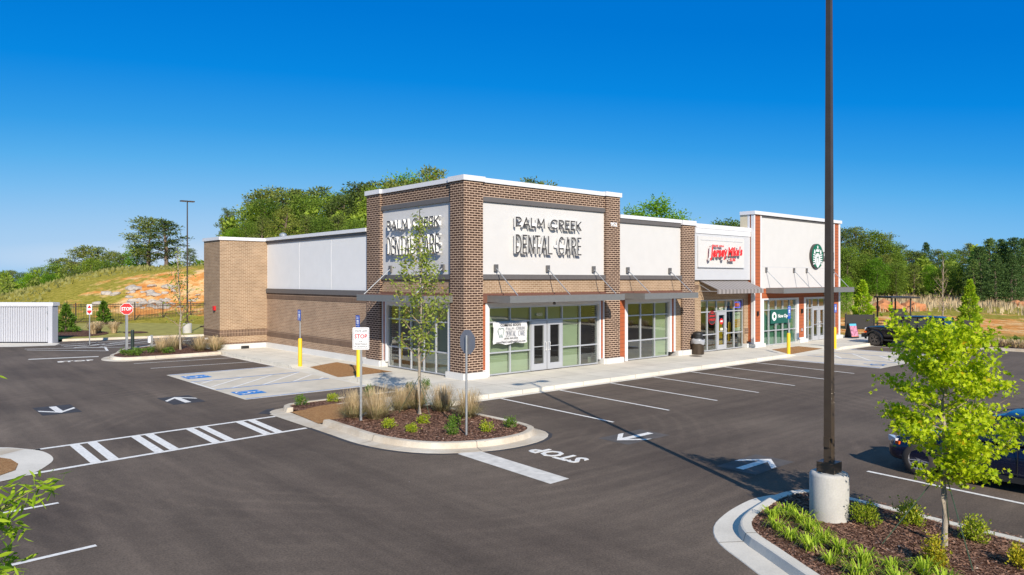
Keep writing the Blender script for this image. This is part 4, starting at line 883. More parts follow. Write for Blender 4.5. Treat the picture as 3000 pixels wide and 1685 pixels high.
mb = MB(); strokes(mb, 'PALM CREEK', (0.64, Yb, 0.55), (1, 0, 0), (0, 0, 1), 1.05, 0.11, 0.012, 0, 0.003); strokes(mb, 'DENTAL CARE', (0.64, Yb, 0.29), (1, 0, 0), (0, 0, 1), 1.05, 0.22, 0.014, 0, 0.003, narrow=True, gap=0.2); mb.build('name_lettering', [M['signgrey'], M['signgrey']], bn)
mb = MB()
tooth = [(0.24, 0.60), (0.30, 0.64), (0.36, 0.60), (0.42, 0.64), (0.50, 0.62), (0.54, 0.54), (0.50, 0.42), (0.46, 0.28), (0.42, 0.27), (0.38, 0.40), (0.34, 0.27), (0.30, 0.28), (0.26, 0.42), (0.22, 0.54), (0.24, 0.60)]
for i in range(len(tooth)-1):
    a, b = Vector((tooth[i][0], Yb, tooth[i][1])), Vector((tooth[i+1][0], Yb, tooth[i+1][1])); mb.tube([a, b], 0.009, 4)
mb.build('tooth_outline', M['inkg'], bn)
# numbers on the transoms, coffee banner, window posters
gb = thing('banner', 'dark green now open banner behind the coffee shop window', 'banner', (22.55, -0.17, 1.42))
MB().box(0, 2.35, -0.012, 0, 0, 0.82).build('sheet', paint('banner_green', (0.012, 0.10, 0.075, 1), 0.5), gb)
mb = MB(); text(mb, 'Now Open', (0.85, -0.014, 0.26), (1, 0, 0), (0, 0, 1), 1.4, 0.28, 0.004, bold=0.03)
for r0 in (0.26, 0.11): mb.prism(arc(0.42, 0.42, r0, r0, 0, 360, 20)[:-1], lambda a, b, d: (a, -d, b), 0.013 if r0 > 0.2 else 0.02, 0.016 if r0 > 0.2 else 0.024, 0 if r0 > 0.2 else 1)
mb.build('lettering', [M['signwhite'], M['green']], gb)
wd_ = thing('window_decal', 'round red and white shop decal on the window left of the single door', 'decal', (17.08, 0.19, 1.95))
for k, (r0, mt) in enumerate(((0.37, 'signred'), (0.35, 'ink'), (0.345, 'ink'))): MB().prism(arc(0, 0, r0, r0, 0, 360, 28)[:-1], lambda a, b, d: (a, -d, b), 0.003*k, 0.003*k+0.003).build(('ring', 'ring', 'disc')[k], M[mt], wd_)
mb = MB(); text(mb, 'JERSEY', (-0.27, -0.012, 0.02), (1, 0, 0), (0, 0, 1), 0.54, 0.12, 0.003, bold=0.02); text(mb, "MIKE'S", (-0.27, -0.012, -0.16), (1, 0, 0), (0, 0, 1), 0.54, 0.12, 0.003, bold=0.02); text(mb, 'SUBS', (-0.13, -0.012, 0.22), (1, 0, 0), (0, 0, 1), 0.26, 0.06, 0.003, bold=0.05); mb.build('lettering', M['red'], wd_)
d2 = thing('window_decal', 'small round red decal on the glass of the single door', 'decal', (18.02, 0.21, 1.72))
MB().prism(arc(0, 0, 0.17, 0.17, 0, 360, 20)[:-1], lambda a, b, d: (a, -d, b), 0, 0.003).build('disc', M['signred'], d2); MB().box(-0.1, 0.1, -0.006, -0.004, -0.04, 0.05).build('bar', M['signwhite'], d2)
hrs = thing('window_decal', 'white opening hours panel on the glass of the single door', 'decal', (17.90, 0.21, 1.22)); MB().box(0, 0.26, -0.004, 0, 0, 0.14).build('panel', M['film'], hrs)
ne = thing('open_sign', 'lit blue framed OPEN sign in the upper right sandwich shop window', 'open sign', (19.42, 0.30, 2.42))
MB().box(0, 0.62, 0, 0.03, 0, 0.34).build('backing', M['ink'], ne)
mb = MB(); mb.box(0, 0.62, -0.02, 0, 0, 0.04); mb.box(0, 0.62, -0.02, 0, 0.30, 0.34); mb.box(0, 0.04, -0.02, 0, 0.04, 0.30); mb.box(0.58, 0.62, -0.02, 0, 0.04, 0.30); mb.build('blue_border', emis('neon_blue', (0.02, 0.05, 1, 1), 1.0), ne)
mb = MB(); text(mb, 'OPEN', (0.09, -0.005, 0.09), (1, 0, 0), (0, 0, 1), 0.44, 0.16, 0.01, bold=0.02); mb.build('lettering', emis('neon_red', (1, 0.02, 0.03, 1), 0.7), ne)
po = thing('window_poster', 'tall food poster with yellow sandwich picture in the right sandwich shop window', 'poster', (19.40, 0.30, 1.12))
MB().box(0, 0.68, 0, 0.01, 0, 1.05).build('sheet', M['film'], po); mb = MB()
for k in range(4): mb.obox((0.33, -0.01, 0.25+0.12*k), (1, 0, 0.08), (0, 1, 0), (0, 0, 1), 0.28, 0.008, 0.045)
mb.build('sandwich_picture', paint('poster_yellow', (0.7, 0.36, 0.05, 1), 0.6, var=0.4, scale=9), po)
mb = MB(); text(mb, 'SUBS', (0.15, -0.004, 0.86), (1, 0, 0), (0, 0, 1), 0.4, 0.09, 0.003); mb.build('lettering', M['ink'], po)
sb_ = thing('display_stand', 'yellow and blue display stand inside the sandwich shop', 'display stand', (18.75, 0.9, 0.14))
MB().box(0, 0.45, 0, 0.3, 0, 1.5).build('rack', M['yellow'], sb_); MB().box(0.5, 0.75, 0, 0.3, 0.9, 1.7).build('poster_panel', M['signblue'], sb_)
cn = thing('shop_counter', 'wooden service counter inside the sandwich shop', 'counter', (15.9, 2.0, 0.14)); MB().box(0, 2.2, 0, 0.5, 0, 0.9).build('body', paint('counter_wood', (0.30, 0.15, 0.06, 1), 0.5, var=0.3), cn); MB().box(-0.05, 2.25, -0.05, 0.55, 0.9, 0.95).build('worktop', M['stucco_grey'], cn)
cc = thing('merchandise_rack', 'merchandise rack with red items inside the coffee shop door', 'rack', (28.9, 0.9, 0.14)); MB().box(0, 0.8, 0, 0.4, 0, 0.8).build('cabinet', M['interior'], cc); MB().box(0.1, 0.6, 0, 0.3, 1.3, 1.65).build('red_items', M['red'], cc); MB().box(0.1, 0.7, 0, 0.3, 0.9, 1.1).build('yellow_items', M['yellow'], cc)
tn = thing('street_number', 'pale unit number decal on the transom above the double dental door', 'street number', (4.0, 0.19, 2.46)); mb = MB(); text(mb, '400', (0, 0, 0), (1, 0, 0), (0, 0, 1), 0.36, 0.14, 0.003, bold=0.01); mb.build('digits', M['film'], tn)
tn = thing('street_number', 'pale unit number decal on the transom above the single sandwich shop door', 'street number', (17.75, 0.19, 2.36)); mb = MB(); text(mb, '402', (0, 0, 0), (1, 0, 0), (0, 0, 1), 0.36, 0.14, 0.003, bold=0.01); mb.build('digits', M['film'], tn)

# ------------------------------------------------------------------ lamp posts
def lamp_post(x, y, H_, br, bh, w0, w1, label, heads, hx=0.42):
    t_ = thing('lamp_post', label, 'lamp post', (x, y, 0.0))
    mb = MB(); mb.lathe((0, 0, -0.1), [(br*0.99, 0), (br, 0.3), (br, 0.1+bh-0.05), (br-0.02, 0.1+bh-0.012), (br-0.05, 0.1+bh)], 36); f = mb.build('concrete_base', M['cast'], t_, smooth=False)
    f.data.polygons.foreach_set('use_smooth', [len(p.vertices) == 4 for p in f.data.polygons])
    c = MB().box(-w0, w0, -w0, w0, bh, bh+0.17).build('base_cover', M['bronze'], t_)
    z0 = bh+0.17; mb = MB(); a, b = w0*0.44, w1*0.45
    for s, e in (((-1, -1), (1, -1)), ((1, -1), (1, 1)), ((1, 1), (-1, 1)), ((-1, 1), (-1, -1))):
        mb.face([(s[0]*a, s[1]*a, z0), (e[0]*a, e[1]*a, z0), (e[0]*b, e[1]*b, H_), (s[0]*b, s[1]*b, H_)])
    mb.face([(-b, -b, H_), (b, -b, H_), (b, b, H_), (-b, b, H_)]); p = mb.build('pole', M['bronze'], t_)
    MB().box(-a-0.03, -a, -0.05, 0.05, z0+0.24, z0+0.4).build('hand_hole', M['bronze'], p)
    for s in heads:
        hd = MB(); hd.box(min(s*hx, s*(hx+0.42)), max(s*hx, s*(hx+0.42)), -0.17, 0.17, H_-0.10, H_-0.02); h = hd.build('lamp_head', M['bronze'], t_)
        MB().box(min(s*0.06, s*0.42), max(s*0.06, s*0.42), -0.035, 0.035, H_-0.09, H_-0.03).build('arm', M['bronze'], h)
    return t_
lp = lamp_post(-5.58, -16.88, 9.55, 0.30, 0.88, 0.142, 0.078, 'tall bronze lamp post on a round concrete base in the near right planting bed', (1, -1))
lp.rotation_euler = (0, 0, 0)
lamp_post(0.5, 33.6, 9.8, 0.31, 0.82, 0.11, 0.07, 'distant dark lamp post on a white base behind the left end of the building', (1, -1), 0.06)

# ------------------------------------------------------------------ street signs, bollards
def bollard_sign(x, y, label, h=1.25, top=2.58, g='blue accessible parking signs on yellow bollards', rz=R_(-90), low=False):
    t_ = thing('accessible_parking_sign', label, 'parking sign', (x, y, 0), 0, g)
    b = MB().lathe((0, 0, 0), [(0.09, 0), (0.09, h-0.05), (0.075, h-0.015), (0.03, h)], 16).build('bollard', M['yellow'], t_, smooth=True)
    MB().tube([(0, 0, h-0.02), (0, 0, top-0.02)], 0.028, 8).build('post', M['galv'], t_)
    u = Vector((math.cos(rz), math.sin(rz), 0)); v = Vector((0, 0, 1)); n = u.cross(v)
    mb = MB(); mb.obox(n*0.04+v*(top-0.24), u, v, n, 0.15, 0.24, 0.004); p = mb.build('sign_panel', M['signblue'], t_)
    mb = MB(); c = n*0.0455
    mb.obox(c+v*(top-0.27), u, v, n, 0.075, 0.085, 0.001)
    ctext(mb, 'RESERVED', c+v*(top-0.09), u, v, 0.22, 0.035, depth=0.002); ctext(mb, 'PARKING', c+v*(top-0.15), u, v, 0.2, 0.035, depth=0.002); ctext(mb, 'PERMIT ONLY', c+v*(top-0.43), u, v, 0.22, 0.03, depth=0.002); mb.build('lettering', M['signwhite'], p)
    mb = MB(); o = c+n*0.002+v*(top-0.27)
    for a, b_ in (((-0.02, 0.05), (-0.015, -0.01)), ((-0.015, -0.01), (0.03, -0.01)), ((0.03, -0.01), (0.045, -0.05))): mb.tube([o+u*a[0]+v*a[1], o+u*b_[0]+v*b_[1]], 0.006, 4)
    P = [o+u*(-0.01+0.035*math.cos(R_(a)))+v*(-0.03+0.035*math.sin(R_(a))) for a in range(110, 350, 30)]; mb.tube(P, 0.005, 4); mb.build('wheelchair_symbol', M['signblue'], p)
    if low: mb = MB(); mb.obox(n*0.04+v*(top-0.58), u, v, n, 0.15, 0.075, 0.004); mb.build('sign_panel', M['signblue'], t_)
bollard_sign(-2.45, 3.71, 'blue parking sign on a yellow bollard just behind the stop for pedestrians sign')
bollard_sign(-2.44, 8.97, 'blue parking sign on a yellow bollard before the long brick side wall', 1.35, 2.64)
bollard_sign(19.01, -3.17, 'blue parking sign on a yellow bollard in front of the coffee shop window', 1.22, 2.62, rz=0, low=True)
bollard_sign(24.31, -3.16, 'blue parking sign on a yellow bollard just right of the near lamp post', 1.3, 2.62, rz=0)
# state law sign
ft = -FW; US = RT; 
t_ = thing('pedestrian_sign', 'white STATE LAW STOP sign on a galvanised post in the centre bed', 'traffic sign', (-7.09, -4.55, 0.1))
MB().box(-0.03, 0.03, -0.012, 0.012, 0, 2.55).build('post', M['galv'], t_); ch = t_.children[0]; ch.rotation_euler = (0, 0, AX-R_(90))
u = US; v = Vector((0, 0, 1)); n = u.cross(v)
def rrect(w_, h_, r, k=4): 
    P = []
    for cx_, cy_, a in ((w_-r, h_-r, 0), (-w_+r, h_-r, 90), (-w_+r, -h_+r, 180), (w_-r, -h_+r, 270)): P += arc(cx_, cy_, r, r, a, a+90, k)
    return P
mb = MB(); cz = 2.29
mb.prism(rrect(0.228, 0.305, 0.03), lambda a, b, d: tuple(u*a+v*(b+cz)+n*d), 0.016, 0.020); p = mb.build('sign_panel', M['signwhite'], t_)
mb = MB(); o = n*0.0205+v*cz
for a0, a1, b0, b1 in ((-0.2, 0.2, 0.268, 0.276), (-0.2, 0.2, -0.276, -0.268), (-0.208, -0.2, -0.27, 0.27), (0.2, 0.208, -0.27, 0.27), (-0.2, 0.2, 0.145, 0.15), (-0.2, 0.2, -0.03, -0.025)):
    mb.obox(o+u*(a0+a1)/2+v*(b0+b1)/2, u, v, n, (a1-a0)/2, (b1-b0)/2, 0.0008)
ctext(mb, 'STATE LAW', o+v*0.175, u, v, 0.34, 0.065, depth=0.002, bold=0.01)
ctext(mb, 'FOR', o+v*-0.105, u, v, 0.09, 0.045, depth=0.002, bold=0.01); ctext(mb, 'PEDESTRIANS', o+v*-0.175, u, v, 0.34, 0.045, depth=0.002, bold=0.01); ctext(mb, 'IN CROSSWALK', o+v*-0.245, u, v, 0.35, 0.045, depth=0.002, bold=0.01); mb.build('black_lettering', M['ink'], p)
mb = MB(); ctext(mb, 'STOP', o+v*0.0, u, v, 0.35, 0.12, depth=0.002, bold=0.02); mb.build('red_lettering', M['signred'], p)
# octagonal sign seen from behind (faces away from the camera)
t_ = thing('stop_sign', 'grey back of an octagonal stop sign standing before the brick corner pillar', 'traffic sign', (-6.08, -7.95, 0.1))
MB().tube([(0, 0, 0), (0, 0, 2.52)], 0.027, 8).build('post', M['galv'], t_)
def octa(r): return [(r*math.cos(R_(22.5+45*k)), r*math.sin(R_(22.5+45*k))) for k in range(8)]
nb = Vector((1, 0, 0)); ub = Vector((0, 1, 0))
mb = MB(); mb.prism(octa(0.325), lambda a, b, d: tuple(ub*a+Vector((0, 0, b+2.35))+nb*(0.035+d)), 0, 0.004); mb.build('sign_panel', M['signgrey'], t_)
# stop sign facing the camera at the rear left island
def stop_sign(x, y, label, z0, top, nrm, r=0.33, pw=0.05):
    t_ = thing('stop_sign', label, 'traffic sign', (x, y, z0)); nrm = Vector(nrm).normalized(); u = Vector((0, 0, 1)).cross(nrm)*1; v = Vector((0, 0, 1)); n = nrm
    MB().box(-pw, pw, -0.04, 0.04, 0, top-0.3).build('post', M['galv'], t_)
    mb = MB(); W = lambda dd: (lambda a, b, d: tuple(u*a+v*(b+top-r)+n*(dd+d)))
    mb.prism(octa(r*1.05), W(0.06), 0, 0.005); p = mb.build('sign_panel', M['signwhite'], t_)
    mb = MB(); mb.prism(octa(r*0.98), W(0.066), 0, 0.002); mb.build('red_face', M['signred'], p)
    mb = MB(); ctext(mb, 'STOP', v*(top-r-0.1)+n*0.0685, u, v, r*1.55, 0.2, depth=0.003, bold=0.03); mb.build('lettering', M['signwhite'], p)
stop_sign(-6.47, 21.75, 'red STOP sign on a wide grey post at the rear left planting bed', 0.1, 2.63, (-0.35, -1, 0), 0.32, 0.06)
t_ = thing('lane_sign', 'narrow red and white sign on a thin post near the rear kerb', 'traffic sign', (-6.85, 28.64, 0))
MB().box(-0.025, 0.025, -0.02, 0.02, 0, 2.4).build('post', M['galv'], t_)
n = Vector((-0.5, -0.87, 0)); u = Vector((0, 0, 1)).cross(n); v = Vector((0, 0, 1))
mb = MB(); mb.prism(rrect(0.15, 0.31, 0.03), lambda a, b, d: tuple(u*a+v*(b+2.18)+n*(0.03+d)), 0, 0.005); p = mb.build('sign_panel', M['signwhite'], t_)
mb = MB()
mb.prism([(-0.11, 0.08), (0.11, 0.08), (0, 0.28)], lambda a, b, d: tuple(u*a+v*(b+2.18)+n*(0.036+d)), 0, 0.002); mb.prism([(-0.12, -0.05), (0.12, -0.05), (0.12, -0.16), (0, -0.28), (-0.12, -0.16)], lambda a, b, d: tuple(u*a+v*(b+2.18)+n*(0.036+d)), 0, 0.002)
mb.build('red_marks', M['signred'], p)
t_ = thing('short_post', 'short dark green post beside the rear stop sign', 'post', (-6.08, 22.13, 0.12)); MB().lathe((0, 0, 0), [(0.09, 0), (0.09, 1.05), (0.07, 1.1)], 14).build('tube', paint('dark_green', (0.02, 0.035, 0.03, 1), 0.5), t_)
t_ = thing('utility_post', 'short grey post carrying a white box in the rear left bed', 'post', (-5.64, 20.16, 0.12)); MB().box(-0.06, 0.06, -0.05, 0.05, 0, 0.9).build('post', M['galv'], t_); MB().box(-0.18, -0.06, -0.08, 0.06, 0.5, 0.85).build('box', M['signwhite'], t_)
# waste bin
t_ = thing('waste_bin', 'dark ribbed waste bin with dome lid and clear liner by the brick pillar', 'waste bin', (15.0, -0.33, WZ))
mb = MB(); mb.lathe((0, 0, 0), [(0.27, 0), (0.29, 0.06), (0.30, 0.72)], 28); mb.build('body', M['bronze'], t_)
mb = MB()
for k in range(28): a = 2*math.pi*k/28; mb.obox((0.305*math.cos(a), 0.305*math.sin(a), 0.36), (-math.sin(a), math.cos(a), 0), (math.cos(a), math.sin(a), 0), (0, 0, 1), 0.018, 0.008, 0.34)
mb.build('slats', M['bronze'], t_)
mb = MB(); mb.lathe((0, 0, 0), [(0.33, 0.55), (0.36, 0.68), (0.345, 0.79), (0.31, 0.80)], 24)
for i_, vv in enumerate(mb.v): a = math.atan2(vv[1], vv[0]); mb.v[i_] = (vv[0], vv[1], vv[2]+0.03*math.sin(2*a+1)+0.02*math.sin(5*a))
mb.build('liner', paint('liner_film', (0.34, 0.35, 0.37, 1), 0.3), t_, smooth=True)
mb = MB(); mb.lathe((0, 0, 0), [(0.30, 0.78), (0.29, 0.86), (0.24, 0.88), (0.24, 1.03), (0.28, 1.04), (0.24, 1.12), (0.12, 1.18)], 24); mb.build('lid', M['black'], t_, smooth=False)
bx_ = MB().lathe((14.2, -0.75, WZ), [(0.32, 0), (0.32, 0.006)], 20).build('manhole_cover', M['bronze']); tag(bx_, 'dark round cover set in the walk before the brick pillar', 'manhole cover')
# sandwich board
t_ = thing('sandwich_board', 'sandwich board with pink and orange poster at the far end of the walk', 'sandwich board', (31.7, -0.9, WZ), R_(-20))
mb = MB(); mb.obox((0, -0.13, 0.5), (1, 0, 0), (0, 0.28, 1), (0, -1, 0.28), 0.33, 0.5, 0.015); fr_ = mb.build('front_frame', M['black'], t_)
mb = MB(); mb.obox((0, 0.20, 0.5), (1, 0, 0), (0, -0.28, 1), (0, 1, 0.28), 0.33, 0.5, 0.015); mb.build('rear_frame', M['black'], t_)
mb = MB(); mb.obox((0, -0.152, 0.54), (1, 0, 0), (0, 0.28, 1), (0, -1, 0.28), 0.29, 0.42, 0.004); mb.build('poster', paint('poster_pink', (0.50, 0.20, 0.28, 1), 0.5, var=0.6, scale=9), fr_)
mb = MB(); mb.obox((0, -0.235, 0.2), (1, 0, 0), (0, 0.28, 1), (0, -1, 0.28), 0.29, 0.09, 0.004); mb.build('poster_foot', paint('poster_orange', (0.85, 0.25, 0.02, 1), 0.5), fr_)
mb = MB(); mb.obox((0, -0.065, 0.88), (1, 0, 0), (0, 0.28, 1), (0, -1, 0.28), 0.29, 0.07, 0.004); mb.build('poster_top', paint('poster_blue', (0.1, 0.45, 0.65, 1), 0.5), fr_)

# ------------------------------------------------------------------ plants
M['shrub_lime'] = leafmat('leaves_lime_shrub', (0.12, 0.22, 0.01, 1), (0.36, 0.42, 0.03, 1), None, 0.35)
def leaf_poly(kind):
    if kind == 'maple': return [(0, 0), (0.12, 0.22), (0.42, 0.12), (0.34, 0.36), (0.52, 0.62), (0.22, 0.60), (0.0, 1.0), (-0.22, 0.60), (-0.52, 0.62), (-0.34, 0.36), (-0.42, 0.12), (-0.12, 0.22)]
    if kind == 'long': return [(0, 0), (0.075, 0.25), (0.10, 0.6), (0.0, 1.0), (-0.10, 0.6), (-0.075, 0.25)]
    return [(0, 0), (0.26, 0.4), (0.0, 1.0), (-0.26, 0.4)]
def add_leaf(mb, p, d, s, kind, rnd, m=0):
    d = d.normalized(); r = Vector((rnd.uniform(-1, 1), rnd.uniform(-1, 1), rnd.uniform(-1, 1)))
    x = d.cross(r)
    if x.length < 0.05: x = Vector((1, 0, 0))
    x.normalize(); n = x.cross(d)
    P = leaf_poly(kind)
    if kind == 'maple':
        b = len(mb.v); mb.v += [tuple(p+x*a*s+d*c*s+n*(abs(a)*0.25*s-c*c*0.15*s)) for a, c in P]; q = len(P)
        for f in ((0, 1, 11), (1, 2, 3), (1, 3, 5, 7, 9, 11)[0:0] or (3, 4, 5), (5, 6, 7), (7, 8, 9), (9, 10, 11), (1, 3, 5, 7, 9, 11)):
            mb.f.append(tuple(b+i for i in f)); mb.m.append(m); mb.uv += [(0, 0)]*len(f)
    else:
        b = len(mb.v); mb.v += [tuple(p+x*a*s+d*c*s-n*(c*c*0.2*s)) for a, c in P]; mb.f.append(tuple(range(b, b+len(P)))); mb.m.append(m); mb.uv += [(0, 0)]*len(P)
def branchy(rnd, H0, H1, n, Lfun, upf, lean=(0, 0), wig=0.04, trunk_r=0.04):
    """trunk points and branches"""
    tp = [Vector((lean[0]*(z/H1)**1.3+rnd.uniform(-wig, wig)*(z > 0.1), lean[1]*(z/H1)**1.3+rnd.uniform(-wig, wig)*(z > 0.1), z)) for z in [H1*k/9 for k in range(10)]]
    def at(z): k = min(8.999, max(0, z/H1*9)); i = int(k); return tp[i].lerp(tp[i+1], k-i)
    br = []
    for k in range(n):
        f = (k+rnd.uniform(0.1, 0.9))/n; z = H0+(H1*0.97-H0)*f; az = k*2.399+rnd.uniform(-0.5, 0.5); L = Lfun(f, az)*rnd.uniform(0.75, 1.1)
        p = at(z); P = [p]; d = Vector((math.cos(az), math.sin(az), upf(f)))
        for j in range(4):
            d = (d.normalized()+Vector((rnd.uniform(-.18, .18), rnd.uniform(-.18, .18), rnd.uniform(-.08, .16)))).normalized(); P.append(P[-1]+d*L/4)
        br.append((P, f, L))
    return tp, br
def landscape_tree(name, label, cat, loc, seed, H0, H1, n, Lfun, upf, leafn, leafs, kind, lmat, trunk_r, lean=(0, 0), stakes=(), per=0.16, droop=0.0, barkm='bark', sub=3, keep=None, group=None):
    rnd = random.Random(seed); t_ = thing(name, label, cat, loc, 0, group)
    tp, br = branchy(rnd, H0, H1, n, Lfun, upf, lean)
    mb = MB(); mb.tube(tp, [trunk_r*(1.25 if i == 0 else 1)*(1-0.085*i) for i in range(10)], 10); tr = mb.build('trunk', M[barkm], t_, smooth=True)
    mb = MB(); lf = MB()
    for P, f, L in br:
        r0 = trunk_r*0.42*(1-0.6*f); mb.tube(P, [r0, r0*0.8, r0*0.6, r0*0.4, r0*0.15], 5)
        tw = []
        for s in range(sub):
            k = rnd.uniform(0.8, 3.6); i = int(k); q = P[i].lerp(P[i+1], k-i); d = (P[i+1]-P[i]).normalized()+Vector((rnd.uniform(-1, 1), rnd.uniform(-1, 1), rnd.uniform(-0.3, 0.7)))*0.9
            e = q+d.normalized()*L*rnd.uniform(0.25, 0.5); tw.append((q, e)); mb.tube([q, e], [r0*0.35, r0*0.12], 4)
        segs = tw+[(P[i], P[i+1]) for i in (1, 2, 3)]
        tot = sum((b-a).length for a, b in segs)
        for a, b in segs:
            m_ = int(leafn*L*(b-a).length/tot*rnd.uniform(0.7, 1.3)+0.5)
            for _ in range(m_):
                p = a.lerp(b, rnd.uniform(0.1, 1.08))+Vector((rnd.gauss(0, 1), rnd.gauss(0, 1), rnd.gauss(0, 0.8)))*per
                if keep and not keep(p): continue
                d = Vector((rnd.uniform(-1, 1), rnd.uniform(-1, 1), rnd.uniform(-0.9, 0.5)-droop)); add_leaf(lf, p, d, leafs*rnd.uniform(0.6, 1.2), kind, rnd)
    mb.build('branches', M['twig'] if barkm == 'bark' else M[barkm], tr, smooth=True)
    lf.build('leaves', M[lmat], t_)
    for sx, sy, z in stakes:
        s_ = MB().tube([(sx, sy, 0), (0.0, 0.0, z)], 0.008, 4).build('guy_strap', M['guy'], t_)
    return t_
M['guy'] = paint('guy_green', (0.05, 0.09, 0.05, 1), 0.8)
def prof(pts):
    def f(x):
        for (a, b), (c, d) in zip(pts, pts[1:]):
            if a <= x <= c: return b+(d-b)*(x-a)/(c-a)
        return pts[-1][1]
    return f
# lime maple in the near right bed; fuller towards the right
mp_ = prof([(0, 0.40), (0.12, 0.80), (0.3, 1.02), (0.5, 0.86), (0.56, 0.70), (0.68, 0.94), (0.85, 0.72), (1, 0.34)])
ra = math.atan2(RT.y, RT.x)
landscape_tree('maple_tree', 'young maple with bright lime leaves in the near right planting bed', 'tree', (-5.57, -18.57, 0.12), 11, 0.95, 3.12, 40,
    lambda f, az: mp_(f)*(1.0+(0.24 if f < 0.6 else -0.12)*math.cos(az-ra)), lambda f: 0.15+0.5*f, 310, 0.074, 'maple', 'maple', 0.043, lean=(0.02, -0.02), per=0.075,
    stakes=((-0.61, 0.63, 1.15), (-0.75, -0.6, 1.15), (0.85, 0.2, 1.15)), sub=4, keep=lambda p: p.z < 2.05 or p.z > 2.17 or abs(p.x)+abs(p.y) < 0.25)
# slim olive tree on the centre island
ct = prof([(0, 0.75), (0.25, 1.1), (0.5, 0.95), (0.7, 0.55), (1, 0.18)])
landscape_tree('young_tree', 'slim young tree with sparse olive leaves in front of the dental side wall', 'tree', (-5.31, -4.76, 0.12), 5, 1.35, 5.9, 34,
    lambda f, az: ct(f), lambda f: 0.9+0.8*f, 100, 0.11, 'oval', 'olive', 0.05, lean=(0.06, 0.02), per=0.10, stakes=((0.6, 0.1, 1.1), (-0.35, 0.55, 1.1), (-0.1, -0.7, 1.0)), sub=3)
landscape_tree('young_tree', 'slim young tree with a few leaves beside the rear stop sign', 'tree', (-4.11, 20.25, 0.12), 8, 1.1, 5.7, 26,
    lambda f, az: 1.25*ct(f), lambda f: 0.9+0.8*f, 22, 0.15, 'oval', 'olive', 0.06, lean=(-0.15, 0), per=0.14, stakes=((0.6, 0.1, 1.1), (-0.5, 0.4, 1.1)), sub=3)
landscape_tree('young_tree', 'bare pale young tree standing behind the black off-road vehicle', 'tree', (46.5, -1.5, H(46.5, -1.5)), 9, 1.1, 6.0, 26,
    lambda f, az: 1.2*ct(f), lambda f: 1.2+0.8*f, 5, 0.18, 'oval', 'olive', 0.07, per=0.16, sub=4)
# leafy tree cut by the left edge of the picture, close to the camera
landscape_tree('willow_oak', 'narrow leaved lime green tree at the left edge close to the camera', 'tree', (-17.24, -17.97, 0.0), 21, 0.9, 3.2, 40,
    lambda f, az: 0.58 if f < 0.8 else 0.42, lambda f: 0.35+0.4*f, 460, 0.085, 'long', 'willow', 0.03, per=0.04, sub=4)

def tuft(rnd, n, h, spread, wd, mb=None, m=0, arch=0.35, fan=0.28):
    mb = mb or MB()
    for _ in range(n):
        a = rnd.uniform(0, 2*math.pi); r0 = rnd.uniform(0, 0.07)*spread*4; L = h*rnd.uniform(0.6, 1.1); o = spread*rnd.uniform(0.15, 1.0); d = Vector((math.cos(a), math.sin(a), 0)); s = Vector((-d.y, d.x, 0))*wd*0.5
        p0 = d*r0; P = [p0, p0+d*o*fan+Vector((0, 0, L*0.5)), p0+d*o*(0.62+fan*0.35)+Vector((0, 0, L*(0.9))), p0+d*o*(1.05+fan*0.3)+Vector((0, 0, L*(1.0-arch*rnd.uniform(0.2, 1)*o/spread)))]
        W = [1, 0.9, 0.6, 0.1]; b = len(mb.v)
        for q, k in zip(P, W): mb.v += [tuple(q-s*k), tuple(q+s*k)]
        for i in range(3): mb.f.append((b+2*i, b+2*i+1, b+2*i+3, b+2*i+2)); mb.m.append(m); mb.uv += [(0, 0)]*4
    return mb
def shrub_mesh(rnd, n, r, h, ls, kind='oval', flow=0):
    mb = MB(); cl = [Vector((rnd.uniform(-1, 1)*r*0.6, rnd.uniform(-1, 1)*r*0.6, h*rnd.uniform(0.15, 0.75))) for _ in range(20)]
    for _ in range(n):
        c = rnd.choice(cl); p = c+Vector((rnd.gauss(0, 1)*r*0.22, rnd.gauss(0, 1)*r*0.22, rnd.gauss(0, 1)*h*0.16)); p.z = max(0.02, p.z)
        add_leaf(mb, p, Vector((p.x, p.y, rnd.uniform(0, 0.4)))+Vector((rnd.uniform(-1, 1), rnd.uniform(-1, 1), rnd.uniform(-0.3, 1)))*0.3, ls*rnd.uniform(0.7, 1.3), kind, rnd)
    return mb
def shrub_thing(name, label, loc, rnd, n, r, h, ls, mat, group=None, stems=True):
    t_ = thing(name, label, 'shrub', loc, rnd.uniform(0, 6), group)
    shrub_mesh(rnd, n, r, h, ls).build('foliage', M[mat], t_)
    mb = MB()
    for _ in range(6): mb.tube([(0, 0, 0), (rnd.uniform(-1, 1)*r*0.6, rnd.uniform(-1, 1)*r*0.6, h*0.6)], 0.007, 4)
    mb.build('stems', M['twig'], t_); return t_
rnd = random.Random(3)
